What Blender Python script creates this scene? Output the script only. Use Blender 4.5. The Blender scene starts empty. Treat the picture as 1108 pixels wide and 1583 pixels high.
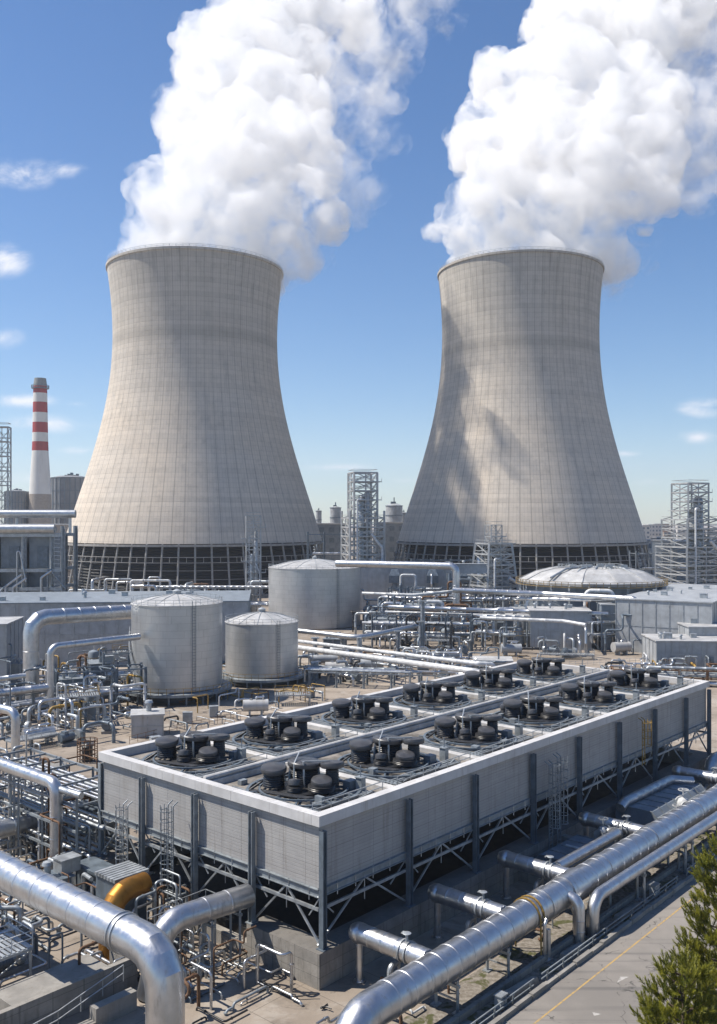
import bpy, bmesh, math, random
import numpy as np
from mathutils import Vector, Matrix, noise as mnoise
R = math.radians
sc = bpy.context.scene
COL = sc.collection

# ------------------------------------------------------------------ camera, sky, sun, exposure
F, CX, HY, EYE = 1423.0, 554.0, 805.0, 31.4        # focal length in photo pixels, principal x, horizon y, eye height
cam_d = bpy.data.cameras.new('camera')
cam = bpy.data.objects.new('camera', cam_d)
COL.objects.link(cam)
cam.location = (0, 0, EYE)
cam.rotation_euler = (R(90), 0, 0)
cam_d.sensor_fit = 'HORIZONTAL'
cam_d.sensor_width = 36.0
cam_d.lens = 36.0 * F / 1108.0
cam_d.shift_y = (HY - 791.5) / 1108.0
cam_d.clip_start = 0.5
cam_d.clip_end = 30000
sc.camera = cam

SUN = Vector((-1.0, 0.10, 1.40)).normalized()
EL = math.asin(SUN.z)
AZ = math.atan2(SUN.x, SUN.y)
w = bpy.data.worlds.new('World')
sc.world = w
w.use_nodes = True
nt = w.node_tree
bg = nt.nodes['Background']
sky = nt.nodes.new('ShaderNodeTexSky')
sky.sky_type = 'NISHITA'
sky.sun_disc = False
sky.sun_elevation = EL
sky.sun_rotation = AZ
sky.altitude = 50
sky.air_density = 1.0
sky.dust_density = 0.15
sky.ozone_density = 1.3
bg.inputs['Strength'].default_value = 0.085
# thin fair-weather clouds, seen by direction
def sky_clouds():
    N, L = nt.nodes, nt.links
    tc = N.new('ShaderNodeTexCoord')
    hs = N.new('ShaderNodeHueSaturation'); hs.inputs['Saturation'].default_value = 1.2; hs.inputs['Value'].default_value = 1.0
    L.new(sky.outputs[0], hs.inputs['Color'])
    tn = N.new('ShaderNodeMix'); tn.data_type = 'RGBA'; tn.blend_type = 'MULTIPLY'; tn.inputs['Factor'].default_value = 1; L.new(hs.outputs[0], tn.inputs['A']); tn.inputs['B'].default_value = (.80, .955, 1.13, 1)
    sep = N.new('ShaderNodeSeparateXYZ'); L.new(tc.outputs['Generated'], sep.inputs[0])
    def m(op, a, b=None, c=None, clamp=False):
        n = N.new('ShaderNodeMath'); n.operation = op; n.use_clamp = clamp
        for i, v in enumerate((a, b, c)):
            if v is None: continue
            if isinstance(v, (int, float)): n.inputs[i].default_value = v
            else: L.new(v, n.inputs[i])
        return n.outputs[0]
    yy = m('MAXIMUM', sep.outputs['Y'], 0.05)
    tx = m('DIVIDE', sep.outputs['X'], yy)
    tz = m('DIVIDE', sep.outputs['Z'], yy)
    cb = N.new('ShaderNodeCombineXYZ'); L.new(tx, cb.inputs[0]); L.new(m('MULTIPLY', tz, 1.9), cb.inputs[1])
    ns = N.new('ShaderNodeTexNoise'); ns.inputs['Scale'].default_value = 13.0; ns.inputs['Detail'].default_value = 7.0
    ns.inputs['Roughness'].default_value = 0.58; ns.inputs['Distortion'].default_value = 0.35
    L.new(cb.outputs[0], ns.inputs['Vector'])
    total = None
    for px, py, rx, ry, s in CLOUDS:
        u0, v0 = (px - CX) / F, (HY - py) / F
        du = m('DIVIDE', m('SUBTRACT', tx, u0), rx / F)
        dv = m('DIVIDE', m('SUBTRACT', tz, v0), ry / F)
        d = m('SQRT', m('ADD', m('MULTIPLY', du, du), m('MULTIPLY', dv, dv)))
        k = m('MULTIPLY', m('SUBTRACT', 1.25, d), s)
        k = m('MAXIMUM', k, 0.0)
        total = k if total is None else m('MAXIMUM', total, k)
    mr = N.new('ShaderNodeMapRange'); mr.interpolation_type = 'SMOOTHSTEP'
    L.new(m('MULTIPLY', total, m('SUBTRACT', m('MULTIPLY', ns.outputs['Fac'], 2.6), 0.72)), mr.inputs['Value'])
    mr.inputs['From Min'].default_value = 0.10; mr.inputs['From Max'].default_value = 0.85
    mr.inputs['To Max'].default_value = 0.9
    mix = N.new('ShaderNodeMix'); mix.data_type = 'RGBA'
    L.new(mr.outputs[0], mix.inputs['Factor']); L.new(tn.outputs['Result'], mix.inputs['A'])
    mix.inputs['B'].default_value = (9.2, 9.2, 9.6, 1)
    L.new(mix.outputs['Result'], bg.inputs['Color'])
CLOUDS = [(35, 268, 60, 30, 1.0), (95, 262, 50, 18, .8), (8, 402, 48, 30, 1.0), (5, 522, 38, 22, .8), (30, 620, 70, 14, .7),
          (70, 655, 110, 18, .75), (125, 697, 45, 9, .6), (515, 722, 80, 8, .7), (1095, 630, 55, 18, .9), (1075, 676, 50, 13, .9),
          (965, 702, 40, 7, .6), (120, 625, 22, 6, .6), (640, 742, 60, 8, .5), (60, 740, 120, 14, .5), (1010, 745, 60, 10, .4),
          (-90, 180, 80, 40, 1.0), (1190, 560, 70, 30, 1.0), (-120, 640, 120, 24, .9), (1250, 690, 100, 20, .9)]
sky_clouds()

sd = bpy.data.lights.new('sun', 'SUN')
sd.energy = 5.0
sd.angle = R(0.53)
sd.color = (1.0, 0.93, 0.83)
so = bpy.data.objects.new('sun', sd)
COL.objects.link(so)
so.rotation_euler = (-SUN).to_track_quat('-Z', 'Y').to_euler()

vs = sc.view_settings
vs.view_transform = 'Standard'
vs.look = 'None'
vs.exposure = 0.43
vs.gamma = 1.0
vs.use_curve_mapping = False
cy = sc.cycles
cy.max_bounces = 12
cy.diffuse_bounces = 3
cy.glossy_bounces = 4
cy.transmission_bounces = 4
cy.transparent_max_bounces = 12
cy.volume_bounces = 6
cy.volume_step_rate = 0.35
cy.volume_max_steps = 512
cy.use_denoising = True
cy.caustics_reflective = False
cy.caustics_refractive = False
cy.sample_clamp_indirect = 8.0

# ------------------------------------------------------------------ plant grid: u runs along the long wall of the cooling unit, v along its short wall
U = Vector((0.661, 0.750, 0)).normalized()
V = Vector((-U.y, U.x, 0))
C0 = Vector((-2.67, 62.3, 0))
PHI = math.atan2(U.y, U.x)
def W(a, b, z=0.0): return C0 + U * a + V * b + Vector((0, 0, z))
def at(px, py, z=0.0):
    d = (EYE - z) * F / (py - HY)
    return Vector(((px - CX) / F * d, d, z))
def dep(px, py, d): return Vector(((px - CX) / F * d, d, EYE - (py - HY) / F * d))
def AB(p):
    q = p - C0
    return q.dot(U), q.dot(V)
def atg(px, py, z=0.0): return AB(at(px, py, z))

# ------------------------------------------------------------------ mesh builder
class MB:
    def __init__(s): s.v = []; s.f = []
    def add(s, vs_, fs_):
        n = len(s.v); s.v.extend([tuple(p) for p in vs_]); s.f.extend([tuple(i + n for i in f) for f in fs_]); return s
    def box(s, x0, y0, z0, x1, y1, z1, M=None):
        if x0 > x1: x0, x1 = x1, x0
        if y0 > y1: y0, y1 = y1, y0
        if z0 > z1: z0, z1 = z1, z0
        vs_ = [Vector(p) for p in ((x0,y0,z0),(x1,y0,z0),(x1,y1,z0),(x0,y1,z0),(x0,y0,z1),(x1,y0,z1),(x1,y1,z1),(x0,y1,z1))]
        if M: vs_ = [M @ p for p in vs_]
        return s.add(vs_, [(0,3,2,1),(4,5,6,7),(0,1,5,4),(1,2,6,5),(2,3,7,6),(3,0,4,7)])
    def bar(s, p, q, w_, h_=None):
        p, q = Vector(p), Vector(q); h_ = h_ or w_
        t = (q - p)
        if t.length < 1e-6: return s
        t.normalize()
        up = Vector((0,0,1)) if abs(t.z) < .95 else U
        x = t.cross(up).normalized(); y = x.cross(t).normalized()
        vs_ = []
        for c in (p, q):
            for i, j in ((-1,-1),(1,-1),(1,1),(-1,1)): vs_.append(c + x * (i * w_ / 2) + y * (j * h_ / 2))
        return s.add(vs_, [(0,1,2,3),(7,6,5,4),(0,4,5,1),(1,5,6,2),(2,6,7,3),(3,7,4,0)])
    def ibeam(s, p, q, d, wd):      # I section between two points: two flanges and a web
        p, q = Vector(p), Vector(q)
        t = (q - p).normalized(); up = Vector((0,0,1)) if abs(t.z) < .95 else Vector((1,0,0))
        x = t.cross(up).normalized(); y = x.cross(t).normalized()
        s.bar(p + y * (d / 2), q + y * (d / 2), wd, .05); s.bar(p - y * (d / 2), q - y * (d / 2), wd, .05)
        return s.bar(p, q, .05, d - .055)
    def tube(s, pts, r, seg=12, bend=None, seam=None, nb=4, caps=True, seamh=None, rf=None):
        pts = [Vector(p) for p in pts]
        bend = r * 2.0 if bend is None else bend
        st = []                                  # (point, radius)
        def straight(p, q, first):
            L = (q - p).length
            if first: st.append((p, r))
            if seam and L > seam * .6:
                n = max(1, int(round(L / seam))); h = seamh or max(.012, r * .028); e = min(.05, r * .06); wd = min(.10, r * .12)
                for k in range(1, n):
                    c = p.lerp(q, k / n); t = (q - p) / L
                    st.extend([(c - t * (wd / 2 + e), r), (c - t * wd / 2, r + h), (c + t * wd / 2, r + h), (c + t * (wd / 2 + e), r)])
            st.append((q, r))
        cur = pts[0]
        for i in range(1, len(pts)):
            if i == len(pts) - 1: straight(cur, pts[i], i == 1); break
            a, b, c = pts[i-1], pts[i], pts[i+1]
            d1, d2 = (b - a).normalized(), (c - b).normalized()
            ang = d1.angle(d2)
            if ang < .02 or ang > 3.0: straight(cur, b, i == 1); cur = b; continue
            tl = min(bend * math.tan(ang / 2), (b - cur).length * .95, (c - b).length * .95)
            R_ = tl / math.tan(ang / 2)
            p0, p1 = b - d1 * tl, b + d2 * tl
            straight(cur, p0, i == 1)
            nrm = (d2 - d1 * d2.dot(d1)).normalized()
            cen = p0 + nrm * R_
            n = max(2, int(round(nb * ang / (math.pi / 2))))
            for k in range(1, n):
                th = ang * k / n
                c_ = cen - nrm * (R_ * math.cos(th)) + d1 * (R_ * math.sin(th))
                st.append((c_, r / math.cos(ang / n / 2) if nb <= 5 else r))
            st.append((p1, r)); cur = p1
        if rf: st = [(p, rr * rf(k / (len(st) - 1))) for k, (p, rr) in enumerate(st)]
        n0 = len(s.v); frame = None; rings = []
        for k, (p, rr) in enumerate(st):
            a = st[max(0, k-1)][0]; b = st[min(len(st)-1, k+1)][0]
            if 0 < k < len(st) - 1:
                ta, tb = (p - a), (b - p)
                t = (ta.normalized() if ta.length > 1e-6 else Vector()) + (tb.normalized() if tb.length > 1e-6 else Vector())
            else: t = b - a
            if t.length < 1e-7: t = Vector((0,0,1))
            t.normalize()
            if frame is None:
                up = Vector((0,0,1)) if abs(t.z) < .9 else Vector((1,0,0))
                frame = t.cross(up).normalized()
            else:
                frame = (frame - t * frame.dot(t))
                if frame.length < 1e-6: frame = t.orthogonal()
                frame.normalize()
            y = t.cross(frame)
            for j in range(seg):
                th = 2 * math.pi * j / seg
                s.v.append(tuple(p + frame * (rr * math.cos(th)) + y * (rr * math.sin(th))))
        for k in range(len(st) - 1):
            for j in range(seg):
                a = n0 + k * seg + j; b = n0 + k * seg + (j + 1) % seg
                s.f.append((a, b, b + seg, a + seg))
        if caps:
            s.f.append(tuple(n0 + j for j in range(seg))[::-1]); m0 = n0 + (len(st) - 1) * seg
            s.f.append(tuple(m0 + j for j in range(seg)))
        return s
    def lathe(s, prof, seg=32, c=(0,0,0), caps=True, M=None):
        n0 = len(s.v); c = Vector(c)
        for r_, z in prof:
            for j in range(seg):
                th = 2 * math.pi * j / seg
                p = Vector((r_ * math.cos(th), r_ * math.sin(th), z))
                if M: p = M @ p
                s.v.append(tuple(c + p))
        for k in range(len(prof) - 1):
            for j in range(seg):
                a = n0 + k * seg + j; b = n0 + k * seg + (j + 1) % seg
                s.f.append((a, b, b + seg, a + seg))
        if caps:
            s.f.append(tuple(n0 + j for j in range(seg))[::-1]); m0 = n0 + (len(prof) - 1) * seg
            s.f.append(tuple(m0 + j for j in range(seg)))
        return s
    def ring(s, cx, cy_, z, rad, w_, n=48, a0=0, a1=2*math.pi):
        pts = [Vector((cx + rad * math.cos(a0 + (a1 - a0) * k / n), cy_ + rad * math.sin(a0 + (a1 - a0) * k / n), z)) for k in range(n + 1)]
        for k in range(n): s.bar(pts[k], pts[k+1], w_)
        return s
    def build(s, name, mat, parent=None, smooth=None, loc=None, rot=None):
        me = bpy.data.meshes.new(name)
        me.from_pydata(s.v, [], s.f); me.update()
        if smooth:
            me.polygons.foreach_set('use_smooth', [True] * len(me.polygons))
            me.set_sharp_from_angle(angle=R(smooth))
        me.materials.append(mat)
        o = bpy.data.objects.new(name, me); COL.objects.link(o)
        if parent: o.parent = parent
        if loc is not None: o.location = loc
        if rot is not None: o.rotation_euler = (0, 0, rot)
        return o

LABELS = {}
def tag(o, label, cat, group=None, kind=None):
    if label:
        if not 4 <= len(label.split()) <= 16: print('LABEL LENGTH', label)
        k = LABELS.setdefault(label, []); k.append(group)
        if len(k) > 1 and (group is None or any(g != group for g in k)): print('DUPLICATE LABEL', label)
        o['label'] = label
    o['category'] = cat
    if group: o['group'] = group
    if kind: o['kind'] = kind
    return o
def thing(name, label, cat, loc=(0,0,0), rot=0.0, group=None):
    o = bpy.data.objects.new(name, None); COL.objects.link(o)
    o.empty_display_size = .5
    o.location = loc; o.rotation_euler = (0, 0, rot)
    return tag(o, label, cat, group)
def struct(o): o['kind'] = 'structure'; return o
def dup(root, loc, rot=None, label=None, cat=None, group=None):
    r_ = root.copy(); COL.objects.link(r_); r_.location = loc
    if rot is not None: r_.rotation_euler = (0, 0, rot)
    tag(r_, label or root['label'], cat or root['category'], group or root.get('group'))
    for ch in list(root.children):
        c = ch.copy(); COL.objects.link(c); c.parent = r_
        for g in list(ch.children):
            d = g.copy(); COL.objects.link(d); d.parent = c
    return r_

# ------------------------------------------------------------------ materials
class NB:
    def __init__(s, name):
        s.m = bpy.data.materials.new(name); s.m.use_nodes = True; s.t = s.m.node_tree; s.N = s.t.nodes; s.L = s.t.links
        s.p = s.N['Principled BSDF']; s.tc = s.N.new('ShaderNodeTexCoord')
    def n(s, t, **kw):
        x = s.N.new(t)
        for k, v_ in kw.items(): setattr(x, k, v_)
        return x
    def set(s, sock, v_):
        if v_ is None: return
        if isinstance(v_, bpy.types.NodeSocket): s.L.new(v_, sock)
        elif isinstance(v_, tuple) and len(v_) == 3 and sock.type == 'RGBA': sock.default_value = (*v_, 1)
        else: sock.default_value = v_
    def math(s, op, a, b=None, c=None, clamp=False):
        x = s.n('ShaderNodeMath', operation=op, use_clamp=clamp)
        for i, v_ in enumerate((a, b, c)): s.set(x.inputs[i], v_)
        return x.outputs[0]
    def map(s, scale=(1,1,1), loc=(0,0,0), out='Object', rot=(0,0,0)):
        x = s.n('ShaderNodeMapping'); s.L.new(s.tc.outputs[out], x.inputs[0])
        x.inputs['Scale'].default_value = scale; x.inputs['Location'].default_value = loc; x.inputs['Rotation'].default_value = rot
        return x.outputs[0]
    def noise(s, vec, scale, detail=5, rough=.55, dist=0.0):
        x = s.n('ShaderNodeTexNoise'); s.L.new(vec, x.inputs['Vector'])
        x.inputs['Scale'].default_value = scale; x.inputs['Detail'].default_value = detail; x.inputs['Roughness'].default_value = rough; x.inputs['Distortion'].default_value = dist
        return x.outputs['Fac']
    def ramp(s, v_, a, b, lo=0.0, hi=1.0, smooth=True):
        x = s.n('ShaderNodeMapRange', interpolation_type='SMOOTHSTEP' if smooth else 'LINEAR'); s.set(x.inputs['Value'], v_)
        x.inputs['From Min'].default_value = a; x.inputs['From Max'].default_value = b; x.inputs['To Min'].default_value = lo; x.inputs['To Max'].default_value = hi
        return x.outputs[0]
    def mix(s, f, a, b, blend='MIX'):
        x = s.n('ShaderNodeMix', data_type='RGBA', blend_type=blend)
        s.set(x.inputs['Factor'], f); s.set(x.inputs['A'], a); s.set(x.inputs['B'], b)
        return x.outputs['Result']
    def bump(s, h, strength=.3, dist=.05):
        x = s.n('ShaderNodeBump'); s.L.new(h, x.inputs['Height']); x.inputs['Strength'].default_value = strength; x.inputs['Distance'].default_value = dist
        s.L.new(x.outputs[0], s.p.inputs['Normal'])
    def line(s, v_, period, width):     # 1 on thin lines every PERIOD along v_
        f = s.math('FRACT', s.math('DIVIDE', v_, period))
        return s.math('LESS_THAN', f, width / period)
    def xyz(s, vec):
        x = s.n('ShaderNodeSeparateXYZ'); s.L.new(vec, x.inputs[0]); return x.outputs
    def out(s, col=None, rough=None, metal=None, spec=None):
        s.set(s.p.inputs['Base Color'], col); s.set(s.p.inputs['Roughness'], rough); s.set(s.p.inputs['Metallic'], metal)
        if spec is not None: s.p.inputs['Specular IOR Level'].default_value = spec
        return s.m
def painted(name, c, rough=.5, metal=0.0, var=.18, scale=1.2, streak=.12, bump=.0, spec=None):
    b = NB(name); v0 = b.map()
    n1 = b.noise(v0, scale, 6, .6)
    n2 = b.noise(b.map((2.2, 2.2, .18)), scale * 1.6, 5, .6)
    dark = tuple(x * (1 - var * 2) for x in c); dirty = (c[0]*.55, c[1]*.5, c[2]*.43)
    col = b.mix(b.ramp(n1, .3, .72), dark, c)
    col = b.mix(b.math('MULTIPLY', b.ramp(n2, .52, .8), streak * 4, clamp=True), col, dirty)
    if bump: b.bump(b.noise(v0, scale * 6, 4), bump, .03)
    return b.out(col, b.ramp(n1, .2, .8, max(.05, rough - .1), min(1, rough + .12)), metal, spec)
def cladding(name, c, rough=.3, sheet=0.0):
    b = NB(name); v0 = b.map()
    n1 = b.noise(v0, .9, 5, .6); n2 = b.noise(v0, 5.0, 4, .6); n3 = b.noise(b.map((1, 1, .25)), 2.2, 5, .65)
    col = b.mix(b.ramp(n1, .3, .7), tuple(x * .82 for x in c), c)
    col = b.mix(b.ramp(n3, .52, .76, 0, .55), col, (c[0]*.42, c[1]*.39, c[2]*.35))
    b.bump(b.math('ADD', n1, b.math('MULTIPLY', n2, .06)),   .05, .08)
    return b.out(col, b.ramp(n3, .3, .75, rough - .06, rough + .12), .95)
M = {}
M['alu'] = cladding('aluminium_cladding', (.58, .59, .61), .35)
M['alu_dull'] = cladding('weathered_cladding', (.52, .54, .56), .42)
M['gold'] = cladding('ochre_cladding', (.40, .195, .045), .48)
M['white'] = painted('white_pipe_paint', (.70, .71, .71), .38)
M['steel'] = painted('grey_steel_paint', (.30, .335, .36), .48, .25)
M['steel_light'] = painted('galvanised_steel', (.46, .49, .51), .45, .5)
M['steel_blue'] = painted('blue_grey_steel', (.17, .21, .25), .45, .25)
M['rust'] = painted('rusty_steel', (.20, .11, .06), .75, .2, .25, 3)
M['ochre'] = painted('ochre_paint', (.42, .26, .06), .55, 0, .2, 3)
M['dark'] = painted('interior_shade_black', (.018, .02, .022), .7)  # near-black: shade inside the packing, basin and drip floor put into the colour
M['black'] = painted('black_rubber', (.028, .029, .032), .42, .0, .25, 1.5, .06)
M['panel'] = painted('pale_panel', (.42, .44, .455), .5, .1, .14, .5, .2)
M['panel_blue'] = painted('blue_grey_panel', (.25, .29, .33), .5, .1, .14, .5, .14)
M['roof'] = painted('pale_roof', (.52, .52, .515), .55, .1, .16, .3, .2)
M['parapet'] = painted('white_parapet', (.60, .59, .58), .55, 0, .10, .5, .16)
M['beam_white'] = painted('weathered_white_beam', (.60, .585, .56), .6, 0, .16, .7, .18)
M['concrete'] = painted('plain_concrete', (.30, .285, .26), .85, 0, .16, .8, .14, .25)
# ------------------------------------------------------------------ ground and road
def ground_mat():
    b = NB('ground_concrete'); v0 = b.map()
    X = b.xyz(b.map(rot=(0, 0, -PHI), loc=(0, 0, 0)))
    n1 = b.noise(v0, .045, 6, .6); n2 = b.noise(v0, .5, 6, .65); n3 = b.noise(v0, 6.0, 4, .6); n4 = b.noise(v0, .16, 5, .6, .6)
    col = b.mix(b.ramp(n1, .35, .65), (.215, .178, .14), (.35, .295, .24))
    col = b.mix(b.ramp(n2, .48, .72, 0, .75), col, (.15, .125, .10))
    col = b.mix(b.ramp(n4, .55, .66, 0, .6), col, (.38, .345, .30))
    col = b.mix(b.ramp(n3, .55, .8, 0, .4), col, (.12, .10, .085)); n5 = b.noise(v0, .22, 7, .7, 1.2); col = b.mix(b.ramp(n5, .60, .72, 0, .8), col, (.055, .048, .042))
    j = b.math('MAXIMUM', b.line(X[0], 4.4, .06), b.line(X[1], 4.4, .06))
    col = b.mix(b.math('MULTIPLY', j, .55), col, (.07, .06, .05))
    b.bump(b.math('ADD', n3, b.math('MULTIPLY', n2, 2)), .35, .03)
    return b.out(col, .9)
g = MB(); S = 7000
g.add([(-S, -1500, 0), (S, -1500, 0), (S, S, 0), (-S, S, 0)], [(0, 1, 2, 3)])
struct(g.build('ground', ground_mat()))

def moss_mat():
    b = NB('verge_soil'); v0 = b.map()
    n1 = b.noise(v0, .55, 6, .62, .8); n2 = b.noise(v0, 3.0, 5, .6); n3 = b.noise(v0, 14, 3, .6)
    col = b.mix(b.ramp(n2, .35, .7), (.15, .13, .105), (.27, .245, .215))
    col = b.mix(b.ramp(n1, .52, .62, 0, .9), col, (.055, .060, .012))
    col = b.mix(b.ramp(n3, .6, .8, 0, .5), col, (.07, .06, .05))
    b.bump(b.math('ADD', n2, n3), .5, .05)
    return b.out(col, .95)
v = MB(); v.add([W(-30, -11.45, .004), W(95, -11.45, .004), W(95, -6.9, .004), W(-30, -6.9, .004)], [(0, 3, 2, 1)])
struct(v.build('verge', moss_mat()))

def road_mat():
    b = NB('asphalt'); v0 = b.map()
    n1 = b.noise(v0, .10, 6, .6); n2 = b.noise(v0, 1.1, 5, .6); n3 = b.noise(v0, 22, 3, .6)
    Y = b.xyz(b.map(rot=(0, 0, -PHI)))[1]
    st = b.noise(b.map((.04, 1.3, 1), rot=(0, 0, -PHI)), 1.0, 4, .6)
    col = b.mix(b.ramp(n1, .35, .65), (.185, .17, .152), (.255, .232, .205))
    col = b.mix(b.ramp(st, .48, .72, 0, .6), col, (.10, .095, .09))
    col = b.mix(b.ramp(n2, .62, .8, 0, .5), col, (.28, .26, .24))
    col = b.mix(b.ramp(n3, .55, .8, 0, .35), col, (.09, .085, .08))
    vo = b.n('ShaderNodeTexVoronoi', feature='DISTANCE_TO_EDGE'); vo.inputs['Scale'].default_value = .16; wob = b.n('ShaderNodeVectorMath', operation='MULTIPLY_ADD'); nz = b.n('ShaderNodeTexNoise'); nz.inputs['Scale'].default_value = .9; nz.inputs['Detail'].default_value = 6; b.L.new(v0, nz.inputs['Vector']); b.L.new(nz.outputs['Color'], wob.inputs[0]); wob.inputs[1].default_value = (2.2, 2.2, 0); b.L.new(v0, wob.inputs[2]); b.L.new(wob.outputs[0], vo.inputs['Vector'])
    col = b.mix(b.math('MULTIPLY', b.math('LESS_THAN', vo.outputs['Distance'], .006), b.ramp(n2, .4, .6, 0, .8)), col, (.05, .047, .043)); n6 = b.noise(v0, .33, 5, .7, .8); col = b.mix(b.ramp(n6, .6, .7, 0, .55), col, (.085, .08, .075))
    b.bump(n3, .4, .01)
    return b.out(col, .88)
r = MB(); r.add([W(-60, -28, .006), W(140, -28, .006), W(140, -11.9, .006), W(-60, -11.9, .006)], [(0, 3, 2, 1)])
struct(r.build('road', road_mat()))
def worn_paint(name, c):
    b = NB(name); n = b.noise(b.map(), 3.0, 6, .7)
    return b.out(b.mix(b.ramp(n, .46, .66, 0, .9), c, (.17, .155, .14)), .8)
def line_mesh(mb, a0, a1, b0, b1, z=.011): mb.add([W(a0, b0, z), W(a1, b0, z), W(a1, b1, z), W(a0, b1, z)], [(0, 1, 2, 3)])
r = MB(); line_mesh(r, -60, 140, -13.48, -13.36)
struct(r.build('road_marking', worn_paint('yellow_line_paint', (.44, .29, .10))))
r = MB()
for a, b_, l, wd in ((13.6, -15.0, 1.3, .20), (3.0, -16.6, .9, .12), (8.7, -15.8, .5, .3)):
    r.add([W(a, b_, .011), W(a + l, b_ - .25, .011), W(a + l * .7, b_ + wd, .011)], [(0, 1, 2)])
struct(r.build('road_patch_marking', worn_paint('white_mark_paint', (.42, .40, .37))))
k = MB(); rng = random.Random(5)
a = -30
while a < 95:
    l = rng.uniform(1.6, 2.6); o_ = rng.uniform(-.05, .05); h = rng.uniform(.26, .40)
    k.box(a, -11.88 + o_, -.02, a + l - .06, -11.55 + o_, h); a += l
struct(k.build('kerb', M['concrete'], loc=C0, rot=PHI))
g = MB()
a = -20
while a < 80:
    if rng.random() < .8: g.bar((a, -11.25, 0), (a + rng.uniform(-.08, .08), -11.3, .75), .09)
    a += 2.2
for s0, s1 in ((-20, -6), (-5, 9), (10, 33), (35, 52), (53, 80)):
    for z in (.38, .72): g.bar((s0, -11.27, z), (s1, -11.27 , z + rng.uniform(-.08, .05)), .07)
tag(g.build('guard_rail', M['steel'], loc=C0, rot=PHI), 'low bent grey guard rail along the kerb of the road', 'guard rail')

# ------------------------------------------------------------------ natural draught towers
def shell_mat(seed):
    b = NB('tower_concrete'); v0 = b.map(loc=(seed * 31.0, 0, 0))
    X = b.xyz(b.map())
    ang = b.math('DIVIDE', b.math('ARCTAN2', X[1], X[0]), 2 * math.pi)
    lift = b.line(X[2], 2.05, .30)
    rib = b.line(b.math('ADD', ang, 2.0), 1 / 72.0, .0013)
    rib2 = b.line(b.math('ADD', ang, 2.0), 1 / 224.0, .0006)
    liftid = b.n('ShaderNodeTexWhiteNoise', noise_dimensions='1D'); b.L.new(b.math('FLOOR', b.math('DIVIDE', X[2], 2.05)), liftid.inputs['W'])
    cv = b.n('ShaderNodeCombineXYZ'); b.L.new(b.math('FLOOR', b.math('MULTIPLY', ang, 112)), cv.inputs[0]); b.L.new(b.math('FLOOR', b.math('DIVIDE', X[2], 2.05)), cv.inputs[1])
    pan = b.n('ShaderNodeTexWhiteNoise', noise_dimensions='2D'); b.L.new(cv.outputs[0], pan.inputs['Vector'])
    n1 = b.noise(v0, .035, 5, .6); n2 = b.noise(v0, .3, 6, .65); n3 = b.noise(b.map((1, 1, .05), loc=(seed*9, 0, 0)), .35, 6, .65)
    base = b.mix(b.ramp(X[2], 60, 150), (.68, .585, .475), (.50, .465, .41))
    base = b.mix(b.ramp(n1, .3, .7, 0, .5), base, (.55, .515, .465))
    base = b.mix(b.math('MULTIPLY', b.ramp(n3, .46, .76, 0, .55), b.ramp(X[2], 40, 148, .35, 1.0)), base, (.27, .255, .23))
    band = b.math('MULTIPLY', b.ramp(X[2], 108, 112), b.ramp(X[2], 117, 113))
    base = b.mix(b.math('MULTIPLY', band, .24), base, (.19, .18, .16))
    base = b.mix(b.ramp(n2, .45, .8, 0, .35), base, (.27, .25, .22))
    v_ = b.math('ADD', b.math('MULTIPLY', liftid.outputs['Value'], .16), b.math('MULTIPLY', pan.outputs['Value'], .07))
    base = b.mix(v_, base, (.16, .15, .135))
    base = b.mix(b.math('MULTIPLY', lift, .11), base, (.15, .14, .125))
    base = b.mix(b.math('MULTIPLY', rib, .32), base, (.12, .115, .105))
    base = b.mix(b.math('MULTIPLY', rib2, .20), base, (.15, .14, .125))
    h = b.math('SUBTRACT', b.math('MULTIPLY', n2, .5), b.math('ADD', b.math('MULTIPLY', rib, .8), b.math('MULTIPLY', lift, .4)))
    b.bump(h, .5, .25)
    return b.out(base, .9)
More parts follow.
